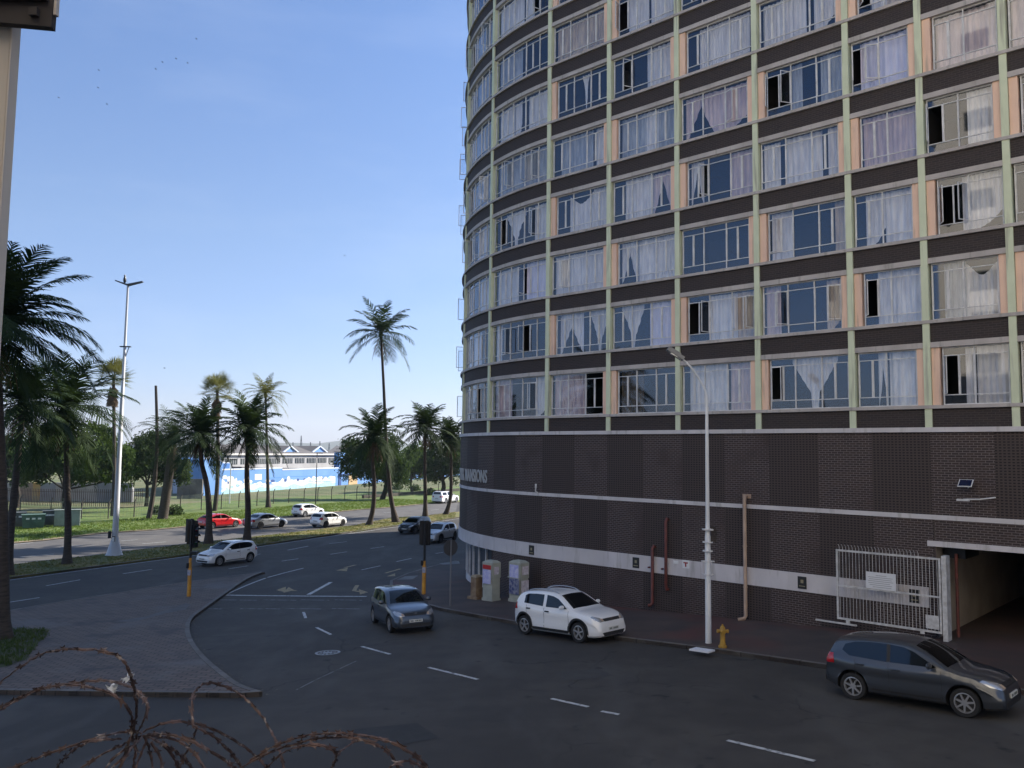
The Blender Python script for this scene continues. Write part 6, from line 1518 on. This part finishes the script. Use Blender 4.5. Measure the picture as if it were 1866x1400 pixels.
pv.inputs['Color'].default_value = (.86, .92, 1, 1); pv.inputs['Density'].default_value = .0002; pv.inputs['Anisotropy'].default_value = .2; nt.links.new(pv.outputs[0], nt.nodes['Material Output'].inputs['Volume'])
# ------------------------------------------------------------------ light
SE, SA = radians(34), math.atan2(.83, .56)
sd_ = V((sin(SA)*cos(SE), cos(SA)*cos(SE), sin(SE)))
w = bpy.data.worlds.new('World'); sc.world = w; w.use_nodes = True; nt = w.node_tree
sky = nt.nodes.new('ShaderNodeTexSky'); sky.sky_type = 'NISHITA'; sky.sun_disc = False; sky.sun_elevation = SE; sky.sun_rotation = SA
sky.air_density = 1.0; sky.dust_density = .35; sky.ozone_density = 2.2
bg = nt.nodes['Background']; bg.inputs["Strength"].default_value = .10
tc = nt.nodes.new('ShaderNodeTexCoord'); sx = nt.nodes.new('ShaderNodeSeparateXYZ'); nt.links.new(tc.outputs['Generated'], sx.inputs[0])
rp = nt.nodes.new('ShaderNodeValToRGB'); nt.links.new(sx.outputs[2], rp.inputs[0])   # real air near the horizon is hazier and less bright than the model's
rp.color_ramp.elements[0].position = 0; rp.color_ramp.elements[0].color = (.47, .50, .78, 1); rp.color_ramp.elements[1].position = .85; rp.color_ramp.elements[1].color = (1, 1, 1, 1)
for p_, c_ in ((.08, (.53, .60, .84)), (.25, (.66, .71, .84)), (.47, (.64, .75, .93))):
    e_ = rp.color_ramp.elements.new(p_); e_.color = (*c_, 1)
ml = nt.nodes.new('ShaderNodeMix'); ml.data_type = 'RGBA'; ml.blend_type = 'MULTIPLY'; ml.inputs[0].default_value = 1
nt.links.new(sky.outputs[0], ml.inputs[6]); nt.links.new(rp.outputs[0], ml.inputs[7])
mp = nt.nodes.new('ShaderNodeMapping'); mp.inputs['Scale'].default_value = (2.2, 2.2, 9); nt.links.new(tc.outputs['Generated'], mp.inputs[0])
cn = nt.nodes.new('ShaderNodeTexNoise'); cn.inputs['Scale'].default_value = 2.0; cn.inputs['Detail'].default_value = 7; cn.inputs['Roughness'].default_value = .55; nt.links.new(mp.outputs[0], cn.inputs['Vector'])
cr = nt.nodes.new('ShaderNodeMapRange'); cr.inputs[1].default_value = .50; cr.inputs[2].default_value = .80; cr.inputs[4].default_value = .06; nt.links.new(cn.outputs['Fac'], cr.inputs[0])
cm_ = nt.nodes.new('ShaderNodeMix'); cm_.data_type = 'RGBA'; cm_.inputs[7].default_value = (5.6, 6.0, 6.6, 1); nt.links.new(cr.outputs[0], cm_.inputs[0]); nt.links.new(ml.outputs[2], cm_.inputs[6]); nt.links.new(cm_.outputs[2], bg.inputs[0])
sl = bpy.data.lights.new('sun', 'SUN'); sl.energy = 5; sl.angle = radians(.5); sl.color = (1, .93, .82)
so = bpy.data.objects.new('sun', sl); col.objects.link(so); so.rotation_euler = (-sd_).to_track_quat('-Z', 'Y').to_euler()
sc.view_settings.view_transform = 'Standard'; sc.view_settings.look = 'None'; sc.view_settings.exposure = 1.05; sc.view_settings.gamma = 1
sc.render.engine = 'CYCLES'
for o in sc.objects:
    if '_o' in o: del o['_o']
